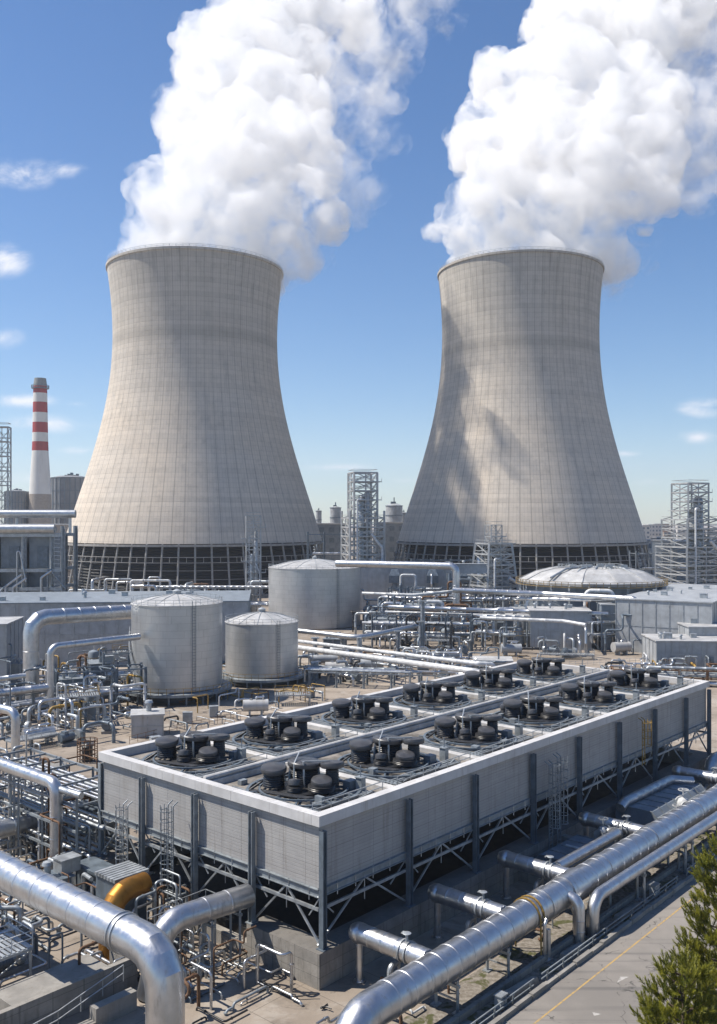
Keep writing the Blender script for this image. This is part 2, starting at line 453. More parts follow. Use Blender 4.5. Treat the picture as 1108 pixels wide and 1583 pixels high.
def draught_tower(X, Y, rs, label, seed, z1):
    """rs: list of (z, radius) for the shell, lintel first"""
    t = thing('cooling_tower', label, 'cooling tower', (X, Y, 0), 0, 'natural draught cooling towers')
    zz = [q[0] for q in rs]; rr = [q[1] for q in rs]
    # smooth profile by dense cosine-free cubic interpolation
    cf = np.polyfit(np.array(zz), np.array(rr), 4)
    zs = np.linspace(zz[0], z1, 60)
    prof = [(float(np.polyval(cf, z)), float(z)) for z in zs]
    rt = prof[-1][0]; rb = prof[0][0]
    outer = prof + [(rt + .5, z1 + .01), (rt + .55, z1 + 1.1), (rt - .7, z1 + 1.1)]
    inner = [(max(1, r_ - .9), z) for r_, z in prof[::-1]]
    m = MB(); full = outer + inner; seg = 168
    m.lathe(full, seg, caps=False)
    n = len(full) - 1
    for j in range(seg): m.f.append((n * seg + j, n * seg + (j + 1) % seg, (j + 1) % seg, j))
    m.build('shell', shell_mat(seed), t, 30)
    m = MB(); nrail = 90                        # rim rail
    for k in range(nrail):
        th = 2 * math.pi * k / nrail; p = Vector((rt * math.cos(th), rt * math.sin(th), z1 + 1.1))
        m.bar(p, p + Vector((0, 0, 1.3)), .10)
    for z in (1.75, 2.4): m.ring(0, 0, z1 + z, rt, .10, 90)
    m.build('rim_railing', M['steel_light'], t)
    zb = zz[0]; nc = 56; ro = rb + 4.2
    colmat = M['tower_column']
    for k in range(nc):
        th = 2 * math.pi * (k + .5) / nc; c, s_ = math.cos(th), math.sin(th)
        m = MB(); p0 = Vector((ro * c, ro * s_, 0)); p1 = Vector(((rb - .4) * c, (rb - .4) * s_, zb - .1)); mid = p0.lerp(p1, .62)
        m.tube([p0, mid, p1], .42, 8, caps=True)
        m.build('column', colmat, t, 40)
    m = MB(); m.ring(0, 0, zb - .8, rb + .4, .9, 96); m.build('ring_beam', colmat, t)
    m = MB()
    for z, r_ in ((zb - 5.4, rb + 1.6), (zb - 7.6, rb + 2.0)): m.ring(0, 0, z, r_, .26, 112)
    for k in range(112):
        th = 2 * math.pi * k / 112; c, s_ = math.cos(th), math.sin(th)
        m.bar(((rb + 2.0) * c, (rb + 2.0) * s_, zb - 7.6), ((rb + 1.6) * c, (rb + 1.6) * s_, zb - 5.4), .16)
    m.build('gallery', M['tower_column'], t)
    for z in (4.2, 7.6, 11.2): m = MB(); m.ring(0, 0, z, rb + 4.2 - 4.4 * z / zb - .9, .2, 84); m.build('cross_rail', M['tower_column'], t)
    m = MB()                                     # louvred packing behind the columns
    prof2 = [(rb - 4.5, 0.0)]
    z = 0.0
    while z < zb - .5: prof2 += [(rb - 3.4, z + .2), (rb - 4.2, z + 1.2)]; z += 1.3
    m.lathe(prof2, 112, caps=False); m.build('packing', M['dark'], t)
    m = MB(); m.lathe([(ro + 2.5, 0), (ro + 2.5, 1.4), (ro + 1.9, 1.4), (ro + 1.9, .2)], 96, caps=False); m.build('basin_wall', M['concrete'], t)
    # stair ladder up the shell
    return t, rt
M['tower_column'] = painted('tower_column_concrete', (.36, .35, .33), .8, 0, .14, .6)
Z = lambda y, d: EYE + (HY - y) / F * d
def prof_from(px, d):
    return [(Z(y, d), wpx / 2 / F * d) for y, wpx in px]
DL, DR = 430.0, 452.0
XL, XR = (303 - CX) / F * DL, (803 - CX) / F * DR
pL = prof_from([(836, 389), (767, 345), (707, 311), (648, 277), (588, 257.5), (541, 249.5), (480, 254), (422, 266.5)], DL)
pR = prof_from([(836, 376), (767, 333), (707, 297), (648, 266), (588, 247), (541, 239.5), (480, 241), (424, 250.5)], DR)
towL, rtL = draught_tower(XL, DL, pL, 'cooling tower on the left, sunlit concrete flank beside the striped chimney', 1, Z(424, DL))
towR, rtR = draught_tower(XR, DR, pR, 'cooling tower on the right with a drifting steam shadow across its flank', 2, Z(426, DR))

# ------------------------------------------------------------------ steam plumes: billow hulls filled with scattering water droplets
def steam_mat(name, dens, lo, hi, scale, g_=0.0):
    m = bpy.data.materials.new(name); m.use_nodes = True; t = m.node_tree; t.nodes.clear(); N, L = t.nodes, t.links
    o = N.new('ShaderNodeOutputMaterial'); s = N.new('ShaderNodeVolumeScatter')
    s.inputs['Color'].default_value = STEAM_C; s.inputs['Anisotropy'].default_value = g_
    tc = N.new('ShaderNodeTexCoord'); n1 = N.new('ShaderNodeTexNoise'); L.new(tc.outputs['Object'], n1.inputs['Vector'])
    n1.inputs['Scale'].default_value = scale; n1.inputs['Detail'].default_value = 5; n1.inputs['Roughness'].default_value = .62; n1.inputs['Distortion'].default_value = .5
    mr = N.new('ShaderNodeMapRange'); mr.interpolation_type = 'SMOOTHSTEP'; L.new(n1.outputs['Fac'], mr.inputs['Value'])
    mr.inputs['From Min'].default_value = lo; mr.inputs['From Max'].default_value = hi; mr.inputs['To Max'].default_value = dens
    L.new(mr.outputs[0], s.inputs['Density']); L.new(s.outputs[0], o.inputs['Volume'])
    return m
STEAM_C = (.960, .966, .976, 1)
M['steam'] = steam_mat('dense_steam', .18, .41, .68, .06); M['wisp'] = steam_mat('thin_steam', .055, .47, .72, .045)
def hull(puffs, D, rng, mat, name, parent, vox, rim, kids=(9, 6), amp=2.3):
    """puffs: (px, py, r px, shift of depth) -> fused billows"""
    sph = []
    for px, py, rp, dy in puffs:
        d = D + dy + max(0, 300 - py) * .7; p = dep(px, py, d); r_ = rp / F * d
        sph.append((p, r_))
        if py < 250 and kids[0] != 12: p2 = dep(px + rng.uniform(-12, 12), py + rng.uniform(-10, 10), d - 24); sph.append((p2, r_ * .92))
        k1, k2 = kids
        for i in range(k1):
            dv = Vector((rng.gauss(0, 1), rng.gauss(0, .9), rng.gauss(0, 1))).normalized()
            r1 = r_ * rng.uniform(.30, .52); q = p + dv * (r_ * rng.uniform(.78, .98) - r1 * .25)
            sph.append((q, r1))
            for j in range(k2):
                dw = (dv + Vector((rng.gauss(0, .7), rng.gauss(0, .7), rng.gauss(0, .7)))).normalized()
                r2 = r1 * rng.uniform(.28, .5); sph.append((q + dw * (r1 * .92), r2))
    bm = bmesh.new()
    base = bmesh.new(); bmesh.ops.create_icosphere(base, subdivisions=2, radius=1); bv = [v_.co.copy() for v_ in base.verts]; bf = [[v_.index for v_ in f.verts] for f in base.faces]; base.free(); bm.free()
    mb = MB()
    for p, r_ in sph:
        if rim and (p.x < rim[0] or p.y < rim[1] - 8) and p.z - r_ < rim[3] + 18 and math.hypot(p.x - rim[0], p.y - rim[1]) + r_ > rim[2] * 1.0:
            continue
        mb.add([p + c * r_ for c in bv], bf)
    def remesh(mesh, size):
        ob = bpy.data.objects.new(name + '_raw', mesh); COL.objects.link(ob)
        md = ob.modifiers.new('r', 'REMESH'); md.mode = 'VOXEL'; md.voxel_size = size; md.adaptivity = 0
        dg = bpy.context.evaluated_depsgraph_get(); dg.update()
        out = bpy.data.meshes.new_from_object(ob.evaluated_get(dg))
        bpy.data.objects.remove(ob); bpy.data.meshes.remove(mesh); return out
    def clean(mesh, least):          # keep the outer skins, drop inner cavities and crumbs
        n = len(mesh.vertices); co = np.empty(n * 3, np.float32); mesh.vertices.foreach_get('co', co); co = co.reshape(-1, 3)
        q = np.empty(len(mesh.polygons) * 4, np.int32); mesh.loops.foreach_get('vertex_index', q); q = q.reshape(-1, 4)
        e = np.empty(len(mesh.edges) * 2, np.int32); mesh.edges.foreach_get('vertices', e); e = e.reshape(-1, 2)
        lab = np.arange(n)
        while True:
            old = lab.copy(); mn = np.minimum(lab[e[:, 0]], lab[e[:, 1]])
            np.minimum.at(lab, e[:, 0], mn); np.minimum.at(lab, e[:, 1], mn); lab = lab[lab]
            if (old == lab).all(): break
        c64 = co.astype(np.float64) - co.mean(0)
        A, B, C_, D_ = (c64[q[:, i]] for i in range(4))
        vol = np.einsum('ij,ij->i', A, np.cross(B, C_)) + np.einsum('ij,ij->i', A, np.cross(C_, D_))
        acc = np.zeros(n); np.add.at(acc, lab[q[:, 0]], vol / 6)
        q = q[acc[lab[q[:, 0]]] > least]
        used = np.unique(q); remap = -np.ones(n, np.int64); remap[used] = np.arange(len(used))
        bpy.data.meshes.remove(mesh); m2 = bpy.data.meshes.new(name); m2.from_pydata(co[used].tolist(), [], remap[q].tolist()); m2.update()
        return m2
    def shift(mesh, octaves, warp=0.0):
        n = len(mesh.vertices); co = np.empty(n * 3, np.float32); mesh.vertices.foreach_get('co', co); co = co.reshape(-1, 3)
        if warp:
            for i in range(n):
                p = Vector(co[i]); wv = mnoise.noise_vector(p * .033) * (warp * 2.6) + mnoise.noise_vector(p * .085 + Vector((7, 3, 1))) * (warp * 1.2)
                co[i] += (wv.x, wv.y, wv.z)
            mesh.vertices.foreach_set('co', co.ravel()); mesh.update()
        no = np.empty(n * 3, np.float32); mesh.vertices.foreach_get('normal', no); no = no.reshape(-1, 3); disp = np.zeros(n, np.float32)
        for i in range(n):
            p = Vector(co[i]); disp[i] = sum((o_ - abs(mnoise.noise(p * f_))) * k_ for f_, o_, k_ in octaves)
        co += no * (disp * amp)[:, None]
        mesh.vertices.foreach_set('co', co.ravel()); mesh.update(); return mesh
    me = bpy.data.meshes.new(name + '_raw'); me.from_pydata(mb.v, [], mb.f)
    me2 = clean(remesh(me, vox * 1.35), 60)
    me2 = shift(me2, ((.065, .42, 1.9), (.15, .38, 1.5)), amp)
    me2 = clean(remesh(me2, vox), 900)
    me2 = shift(me2, ((.27, .34, 1.05), (.55, .32, .55)))
    me2 = clean(remesh(me2, vox * .85), 30)
    me2 = shift(me2, ((1.0, .3, .22),))
    me2.name = name; me2.materials.clear(); me2.materials.append(mat)
    me2.polygons.foreach_set('use_smooth', [True] * len(me2.polygons))
    o = bpy.data.objects.new(name, me2); COL.objects.link(o)
    if parent: o.parent = parent
    return o
PL = [(235,372,42,0),(275,350,58,-8),(330,348,66,10),(385,352,66,-8),(425,372,50,10),(455,395,36,0),(232,318,34,0),(262,290,48,5),(330,285,66,-6),(400,290,66,12),(460,310,52,0),(498,330,34,4),
      (300,230,46,0),(365,225,68,8),(440,225,62,-6),(490,255,44,8),(280,178,40,-4),(340,150,66,6),(410,150,66,-8),(460,170,46,10),(305,108,36,0),(352,80,56,-4),(420,75,64,10),(470,90,42,0),(370,18,44,0),(430,10,62,6),(490,25,46,-6),(545,30,38,4),
      (450,-70,80,0),(540,-70,74,10),(600,-140,90,0),(500,-150,90,-10),(680,-200,100,0)]
PLw = [(560,95,44,0),(598,128,22,0),(590,45,40,4),(640,20,30,0),(520,215,36,0),(548,225,28,4),(525,285,36,0),(500,352,30,0),(470,400,26,4),(540,160,28,0),(430,410,30,6),(520,120,34,0),(520,330,20,0),(575,180,30,0),(610,70,34,4),(660,-10,40,0),(545,330,18,0),(560,260,22,0)]
PR = [(712,375,40,0),(755,350,56,-8),(815,345,66,10),(875,350,66,-8),(915,372,48,10),(945,390,38,0),(735,310,30,0),(775,290,50,-4),(835,285,66,8),(905,285,70,-8),(965,310,54,6),(1005,320,40,0),
      (738,222,38,0),(780,215,58,6),(850,215,74,-8),(930,220,76,8),(1000,230,60,-4),(772,122,36,0),(815,130,56,6),(880,130,70,-6),(950,140,66,10),(1010,165,54,0),(870,50,52,0),(925,50,60,8),(985,60,54,-6),(868,8,34,0),(930,-20,64,0),(1000,-10,60,6),(1060,0,56,0),
      (1000,-90,80,0),(1090,-90,80,8),(1180,-120,90,0)]
PRw = [(1060,195,52,0),(1095,180,48,6),(1050,100,48,0),(1095,60,50,0),(1040,300,34,0),(985,365,34,4),(950,402,28,0),(1060,250,48,0),(1120,130,50,0),(1130,20,70,0),(1020,270,40,4),(1085,110,56,0),(1100,235,52,4),(1075,300,34,0),(1045,335,26,0),(1140,180,60,0)]
def plume(name, X, Y, D, rt, z1, dense, thin, label, seed):
    rng = random.Random(seed)
    t = thing(name, label, 'steam', (0, 0, 0), 0, 'steam plumes over the cooling towers'); t['kind'] = 'stuff'
    # neck inside the mouth
    neck = [((CX + (X + rt * q * math.cos(th)) / (Y + rt * q * math.sin(th)) * F), HY - (z1 + 1 - EYE) / (Y + rt * q * math.sin(th)) * F, .30 * rt / Y * F, rt * q * math.sin(th)) for q, n in ((0, 1), (.62, 9)) for th in [2 * math.pi * i / n for i in range(n)]]
    hull(neck + dense, D, rng, M['steam'], 'dense_billows', t, 1.05, (X, Y, rt, z1))
    hull(thin, D, rng, M['wisp'], 'thin_wisps', t, 1.15, (X, Y, rt, z1), kids=(12, 6), amp=4.6)
    return t
plume('steam_plume', XL, DL, DL, rtL, Z(424, DL), PL, PLw, 'white steam billowing out of the sunlit tower beside the chimney', 3)
plume('steam_plume', XR, DR, DR, rtR, Z(426, DR), PR, PRw, 'white steam leaning to the right out of the shadow marked tower', 8)
# ------------------------------------------------------------------ mechanical draught cooling unit on its basin
LA, LB = 70.0, 26.2
LEG_A = [0, 9.66, 18.5, 27.7, 36.3, 45, 53.8, 62.6, 70]
LEG_B = [6.55, 13.1, 19.9, 26.2]
CELL_A = [0, 9.4, 21, 33, 45, 57, 70]
def siding_mat():
    b = NB('unit_siding'); v0 = b.map(); X = b.xyz(v0)
    hor = b.math('ADD', X[0], X[1])
    l1 = b.line(X[2], .245, .035); l2 = b.line(X[2], .98, .05); s1 = b.line(b.math('ADD', hor, 100.0), 2.21, .04)
    row = b.n('ShaderNodeTexWhiteNoise', noise_dimensions='2D'); cv = b.n('ShaderNodeCombineXYZ')
    b.L.new(b.math('FLOOR', b.math('DIVIDE', X[2], .245)), cv.inputs[0]); b.L.new(b.math('FLOOR', b.math('DIVIDE', b.math('ADD', hor, 100.0), 2.21)), cv.inputs[1]); b.L.new(cv.outputs[0], row.inputs['Vector'])
    n1 = b.noise(v0, .35, 6, .6); n2 = b.noise(b.map((1, 1, 7)), 1.4, 5, .65); n3 = b.noise(b.map((1.6, 1.6, .12)), 1.6, 5, .65)
    col = b.mix(b.ramp(n1, .3, .7), (.345, .335, .325), (.415, .405, .39))
    col = b.mix(b.math('MULTIPLY', row.outputs['Value'], .22), col, (.26, .255, .25))
    col = b.mix(b.ramp(n2, .5, .75, 0, .4), col, (.30, .29, .28))
    col = b.mix(b.ramp(n3, .50, .76, 0, .6), col, (.22, .20, .175))
    col = b.mix(b.math('MULTIPLY', l1, .30), col, (.17, .165, .16))
    col = b.mix(b.math('MULTIPLY', l2, .35), col, (.13, .125, .12))
    col = b.mix(b.math('MULTIPLY', s1, .5), col, (.12, .115, .11))
    b.bump(b.math('SUBTRACT', b.math('MULTIPLY', n2, .3), b.math('ADD', l1, s1)), .6, .03)
    return b.out(col, .6)
def block_mat():
    b = NB('basin_blocks'); v0 = b.map(); X = b.xyz(v0)
    hor = b.math('ADD', b.math('ADD', X[0], X[1]), 100.0)
    l1 = b.line(b.math('ADD', X[2], .02), .8, .035); s1 = b.line(hor, 2.2, .05)
    cv = b.n('ShaderNodeCombineXYZ'); b.L.new(b.math('FLOOR', b.math('DIVIDE', X[2], .8)), cv.inputs[0]); b.L.new(b.math('FLOOR', b.math('DIVIDE', hor, 2.2)), cv.inputs[1])
    wn = b.n('ShaderNodeTexWhiteNoise', noise_dimensions='2D'); b.L.new(cv.outputs[0], wn.inputs['Vector'])
    n1 = b.noise(v0, .7, 6, .65); n2 = b.noise(b.map((2, 2, .3)), 1.3, 6, .65); n3 = b.noise(v0, 9, 4, .6)
    col = b.mix(b.ramp(n1, .3, .7), (.24, .225, .20), (.36, .335, .30))
    col = b.mix(b.math('MULTIPLY', wn.outputs['Value'], .3), col, (.19, .18, .165))
    col = b.mix(b.ramp(n2, .5, .75, 0, .6), col, (.11, .10, .085))
    col = b.mix(b.math('MULTIPLY', b.math('MAXIMUM', l1, s1), .6), col, (.08, .075, .07))
    b.bump(b.math('SUBTRACT', n3, b.math('MULTIPLY', b.math('MAXIMUM', l1, s1), 1.5)), .5, .03)
    return b.out(col, .9)
def deck_mat():
    b = NB('roof_deck'); v0 = b.map(); X = b.xyz(v0)
    n1 = b.noise(v0, .35, 6, .65, .5); n2 = b.noise(v0, 3, 6, .65); pl = b.line(b.math('ADD', X[1], 50.0), .6, .05)
    col = b.mix(b.ramp(n1, .35, .65), (.10, .09, .078), (.27, .245, .215))
    col = b.mix(b.ramp(n2, .5, .75, 0, .6), col, (.09, .08, .07))
    col = b.mix(b.math('MULTIPLY', pl, .4), col, (.06, .055, .05))
    b.bump(n2, .4, .03)
    return b.out(col, .85)
M['siding'], M['block'], M['deck'] = siding_mat(), block_mat(), deck_mat()

bs = thing('concrete_basin', 'low block walled concrete basin carrying the long grey cooling unit', 'basin', C0, PHI)
m = MB(); e, wt, zt = .55, 1.9, 2.4
m.box(-e, -e, 0, LA + e, -e + wt, zt); m.box(-e, LB + e - wt, 0, LA + e, LB + e, zt)
m.box(-e, -e + wt + .002, 0, -e + wt, 6.7, zt); m.box(-e, 6.702, 0, -e + .6, LB + e - wt - .002, 1.0); m.box(LA + e - wt, -e + wt + .002, 0, LA + e, LB + e - wt - .002, zt)
m.build('basin_wall', M['block'], bs)
m = MB(); m.box(-e + 2.0, -e + 2.0, .0, LA - 1.5, LB - 1.5, .7); m.build('water', M['dark'], bs)
# stub walls out of the basin
for a0, lab in ((24.6, 'short concrete stub wall between the second and third branch pipes'), (32.0, 'short concrete stub wall beside the small duct box')):
    s_ = MB(); s_.box(a0, -.56, 0, a0 + .7, -3.4, 2.0); tag(s_.build('stub_wall', M['block'], loc=C0, rot=PHI), lab, 'wall', 'stub walls along the basin')

un = thing('cooling_unit', 'long grey sided cooling unit with white parapet standing on steel legs', 'cooling unit', C0, PHI)
m = MB(); zt0, zt1 = 6.4, 10.68; th = .25
m.box(.2, .2, zt0, LA - .2, .2 + th, zt1); m.box(.2, LB - .2 - th, zt0, LA - .2, LB - .2, zt1)
m.box(.2, .2 + th + .002, zt0, .2 + th, LB - .2 - th - .002, zt1); m.box(LA - .2 - th, .2 + th + .002, zt0, LA - .2, LB - .2 - th - .002, zt1)
m.build('wall', M['siding'], un)
m = MB(); z0, z1 = 10.70, 11.42; d = .75
jo = .012
def run(mb, ax, p, q, c0, c1):
    seg = max(1, int(round((q - p) / 4.4)))
    for i in range(seg):
        s0, s1 = p + (q - p) * i / seg + jo, p + (q - p) * (i + 1) / seg - jo
        if ax == 'a': mb.box(s0, c0, z0, s1, c1, z1)
        else: mb.box(c0, s0, z0, c1, s1, z1)
run(m, 'a', -.12, LA + .12, -.12, -.12 + d); run(m, 'a', -.12, LA + .12, LB + .12 - d, LB + .12)
run(m, 'b', -.12 + d + .002, LB + .12 - d - .002, -.12, -.12 + d); run(m, 'b', -.12 + d + .002, LB + .12 - d - .002, LA + .12 - d, LA + .12)
m.build('parapet', M['parapet'], un)
m = MB(); m.box(.65, .65, 10.3, LA - .65, LB - .65, 10.72); m.build('roof_deck', M['deck'], un)
for ca in CELL_A[1:-1]:
    m = MB(); m.box(ca - .42, .64, 10.72, ca + .42, LB / 2 - .45, 11.1); m.box(ca - .42, LB / 2 + .45, 10.72, ca + .42, LB - .64, 11.1); m.build('roof_beam', M['beam_white'], un)
m = MB(); m.box(.64, LB / 2 - .4, 10.72, LA - .64, LB / 2 + .4, 11.17); m.tube([(.7, LB / 2 - .1, 11.4), (LA - .8, LB / 2 - .1, 11.4)], .2, 10, seam=2.2); m.build('roof_spine', M['beam_white'], un)
m = MB(); m.box(.5, .5, 5.86, LA - .5, LB - .5, 6.38); m.build('drip_floor', M['dark'], un)
for (p, q) in (((.1, .1), (LA - .1, .1)), ((.1, LB - .1), (LA - .1, LB - .1)), ((.1, .1), (.1, LB - .1)), ((LA - .1, .1), (LA - .1, LB - .1))):
    m = MB(); m.ibeam((*p, 6.12), (*q, 6.12), .5, .3); m.build('girder', M['steel'], un)
    m = MB(); m.bar((*p, 5.02), (*q, 5.02), .16, .22); m.build('rail_beam', M['steel_light'], un)
def leg(x, y, outx, outy, z0_, z1_):
    m = MB(); c = Vector((x + outx * .18, y + outy * .18, 0))
    if outx == 0 or abs(outy) > abs(outx):
        for s_ in (-1, 1): m.box(c.x + s_ * .17 - .03, c.y - .2, z0_, c.x + s_ * .17 + .03, c.y + .2, z1_)
        m.box(c.x - .14, c.y - .03, z0_, c.x + .14, c.y + .03, z1_ - .05)
    else:
        for s_ in (-1, 1): m.box(c.x - .2, c.y + s_ * .17 - .03, z0_, c.x + .2, c.y + s_ * .17 + .03, z1_)
        m.box(c.x - .03, c.y - .14, z0_, c.x + .03, c.y + .14, z1_ - .05)
    m.box(c.x - .35, c.y - .35, z0_ - .02, c.x + .35, c.y + .35, z0_ + .05)
    m.build('leg', M['steel_blue'] if outy < 0 and outx == 0 else M['steel'], un)  # legs on the shaded long wall get a darker tone, shade in the colour
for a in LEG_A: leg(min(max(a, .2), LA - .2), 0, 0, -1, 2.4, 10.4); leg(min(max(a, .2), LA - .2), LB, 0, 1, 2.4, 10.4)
for b_ in LEG_B[:-1]: leg(0, b_, -1, 0, .9 if b_ > 7 else 2.4, 10.4); leg(LA, b_, 1, 0, 2.4, 10.4)
def braces(p, q, n_out):
    m = MB(); p, q = Vector(p), Vector(q); mid = p.lerp(q, .5)
    m.bar((p.x, p.y, 2.6), (mid.x, mid.y, 5.9), .13); m.bar((q.x, q.y, 2.6), (mid.x, mid.y, 5.9), .13)
    m.bar((p.x, p.y, 5.9), (p.lerp(q, .16).x, p.lerp(q, .16).y, 4.4), .08); m.bar((mid.x, mid.y, 5.9), (mid.x, mid.y, 4.3), .06)
    m.bar((q.x, q.y, 5.9), (q.lerp(p, .2).x, q.lerp(p, .2).y, 4.5), .08)
    m.build('brace', M['steel_light'], un)
for i in range(8): braces((LEG_A[i], .12, 0), (LEG_A[i + 1], .12, 0), 0)
bb = [0] + LEG_B
for i in range(4): braces((.12, bb[i], 0), (.12, bb[i + 1], 0), 0)
m = MB()
for i in range(36):
    a = 1.9 + i * 1.9
    m.bar((a, .05, 6.45), (a, .05, 5.55), .06)
for i in range(13): m.bar((.05, 1 + i * 2, 6.45), (.05, 1 + i * 2, 5.5), .06)
m.build('drip_bars', M['steel_light'], un)

# ---- fans: dark stacks and lids on a ring, twelve cells
def make_fan(label):
    t = thing('roof_fan', label, 'fan', (0, 0, 0), PHI, 'dark fan clusters on the roof of the cooling unit')
    m = MB(); m.ring(0, 0, .16, 4.3, .22, 40); m.ring(0, 0, .34, 3.4, .14, 40)
    for k in range(10):
        th = k * math.pi / 5; m.bar((1.9 * math.cos(th), 1.9 * math.sin(th), .2), (4.3 * math.cos(th), 4.3 * math.sin(th), .2), .14)
    m.build('base_ring', M['steel_blue'], t)
    m = MB(); m.lathe([(2.05, .02), (2.05, .35), (1.8, .42), (.2, .46)], 32); m.build('base_drum', M['black'], t, 35)
    def stack(x, y, r_, h, lid, tilt, name='stack'):
        h *= .86
        m = MB(); prof = [(r_ * .98, .45)]; n = max(3, int(h / .22))
        for i in range(n): prof += [(r_ * (.94 - .012 * i), .5 + (h - .5) * (i + .15) / n), (r_ * (1.0 - .012 * i), .5 + (h - .5) * (i + .55) / n)]
        prof += [(r_ * .8, h)]
        m.lathe(prof, 24, (x, y, 0)); s_ = m.build(name, M['black'], t, 30)
        Mx = Matrix.Rotation(tilt[0], 3, 'X') @ Matrix.Rotation(tilt[1], 3, 'Y')
        m = MB(); k = lid
        m.lathe([(k * .86, -.02), (k * .98, .05), (k, .16), (k, .34), (k * .95, .42), (k * .7, .5), (k * .05, .55)], 28, (x, y, h), M=Mx); m.build('lid', M['lid'], s_, 35)
        return s_
    # grid frame: camera sees the cell from low a / low b, so left on screen is +b, right is +a
    stack(-1.5, 1.75, .85, 1.75, 1.0, (.08, -.10)); stack(1.5, -1.55, .55, 2.1, .92, (-.10, .08)); stack(.55, .5, 1.3, 2.05, 1.32, (.03, .06)); stack(.1, -1.75, 1.05, 1.0, .8, (.16, -.12)); stack(2.0, 1.3, .8, 1.5, .92, (-.1, .1)); stack(-1.4, -.4, .62, .95, .5, (-.2, .2)); stack(-.6, 3.2, .4, .9, .45, (.1, .1))
    m = MB(); m.tube([(-.3, -.35, .4), (-.35, -.3, 2.4)], .09, 8); m.tube([(-.9, .2, .4), (-.7, .35, 2.2), (.4, .9, 2.75)], .07, 8, bend=.2); m.bar((1.2, -1.6, 2.4), (-.2, .1, 2.3), .1); m.build('drive_shaft', M['steel_light'], t)
    m = MB(); m.box(2.0, -2.9, .1, 2.9, -2.2, .85); m.tube([(2.4, -2.6, .6), (2.4, -.6, .6), (1.2, -.2, .9)], .12, 8); m.build('motor', M['steel_blue'], t)
    m = MB()
    for k in range(3): m.tube([(-3.0 + .3 * k, 2.9 - .2 * k, .2), (-2.2 + .2 * k, -2.6, .45), (.3, -3.4 - .2 * k, .3)], .07, 8, bend=.5)
    m.tube([(-2.9, 3, .15), (-1.9, 2.6, .7), (-.5, 3.2, .3), (1.4, 3.1, .6)], .09, 8, bend=.3); m.build('hose', M['black'], t)
    return t
M['lid'] = painted('dark_lid', (.085, .086, .092), .36, .15, .2, 1.0, .08)
ORD = ['first', 'second', 'third', 'fourth', 'fifth', 'sixth', 'seventh', 'eighth', 'ninth', 'tenth', 'eleventh', 'twelfth']
fan0 = None; rng = random.Random(11)
for row, bc in ((0, 6.4), (1, 19.7)):
    for i in range(6):
        ac = [5.0, 15.1, 27.2, 39.0, 51.2, 63.4][i]
        lab = '%s dark fan cluster from the lit end, roof row %s' % (ORD[i], 'above the shaded wall' if row == 0 else 'facing the tanks')
        p = W(ac, bc, 10.73)
        if fan0 is None: fan0 = make_fan(lab); fan0.location = p
        else:
            o = dup(fan0, p, PHI + rng.uniform(-.12, .12), lab)
# deck furniture per cell: walkway grating with low rails, cable boxes
cell = 0
for row in (0, 1):
    for i in range(6):
        a0, a1 = CELL_A[i] + .9, CELL_A[i + 1] - .9; b0, b1 = (1.0, 12.4) if row == 0 else (13.8, 25.3)
        m = MB(); b_ = b0 + .5
        for z, off in ((.55, 0), (.95, 0)): m.bar((a0, b_ + off, z), (a1, b_ + off, z), .06)
        n = int((a1 - a0) / 1.6)
        for k in range(n + 1): m.bar((a0 + (a1 - a0) * k / n, b_, 0), (a0 + (a1 - a0) * k / n, b_, .95), .06)
        where = 'shaded long wall side' if row == 0 else 'tank side'
        o = m.build('deck_railing', M['steel_light'], loc=W(0, 0, 10.73), rot=PHI)
        tag(o, 'low deck railing in front of the %s fan cluster on the %s' % (ORD[i], where), 'railing', 'deck railings on the cooling unit')
        m = MB()
        for k in range(3): m.bar((a0 + .2, b_ + .9 + .35 * k, .10), (a1 - .4, b_ + .75 + .4 * k, .10), .16, .1)
        m.bar((a0 + .5, b0 + .6, .12), (a0 + .5, b1 - .8, .12), .2, .1)
        m.bar((a0 + 1.0, b0 + .8, .12), (a0 + 1.1, b1 - 1.2, .12), .14, .1)
        for k in range(16):
            x, y = rng.uniform(a0 + .4, a1 - 1.5), rng.uniform(b0 + .8, b1 - 1.2)
            if abs(x - (a0 + a1) / 2) < 2.4 and abs(y - (b0 + b1) / 2) < 2.6: continue
            if rng.random() < .6: m.bar((x, y, .12), (x + rng.uniform(-1.5, 1.8), y + rng.uniform(-.25, .25), .12 + rng.uniform(0, .2)), rng.uniform(.07, .16))
            elif rng.random() < .5: m.bar((x, y, .12), (x + rng.uniform(-.2, .2), y + rng.uniform(.8, 2.2), .14), rng.uniform(.07, .2))
            else: m.box(x, y, .01, x + rng.uniform(.3, .8), y + rng.uniform(.3, .7), rng.uniform(.25, .75))
        m.build('deck_strip', M['steel'], un, loc=(0, 0, 10.73))
        m = MB(); bx = a1 - rng.uniform(.5, 1.0); by = b0 + rng.uniform(1.6, 2.6)
        m.box(bx, by, 0, bx + .5, by + .6, 1.1); m.bar((bx + .25, by + .3, 1.1), (bx + .25, by + .3, 2.0), .08); m.box(bx - .08, by - .05, 1.1, bx + .58, by + .65, 1.16)
        tag(m.build('junction_box', M['steel'], loc=W(0, 0, 10.73), rot=PHI), 'small junction box beside the %s fan cluster on the %s' % (ORD[i], where), 'junction box', 'junction boxes on the cooling unit')

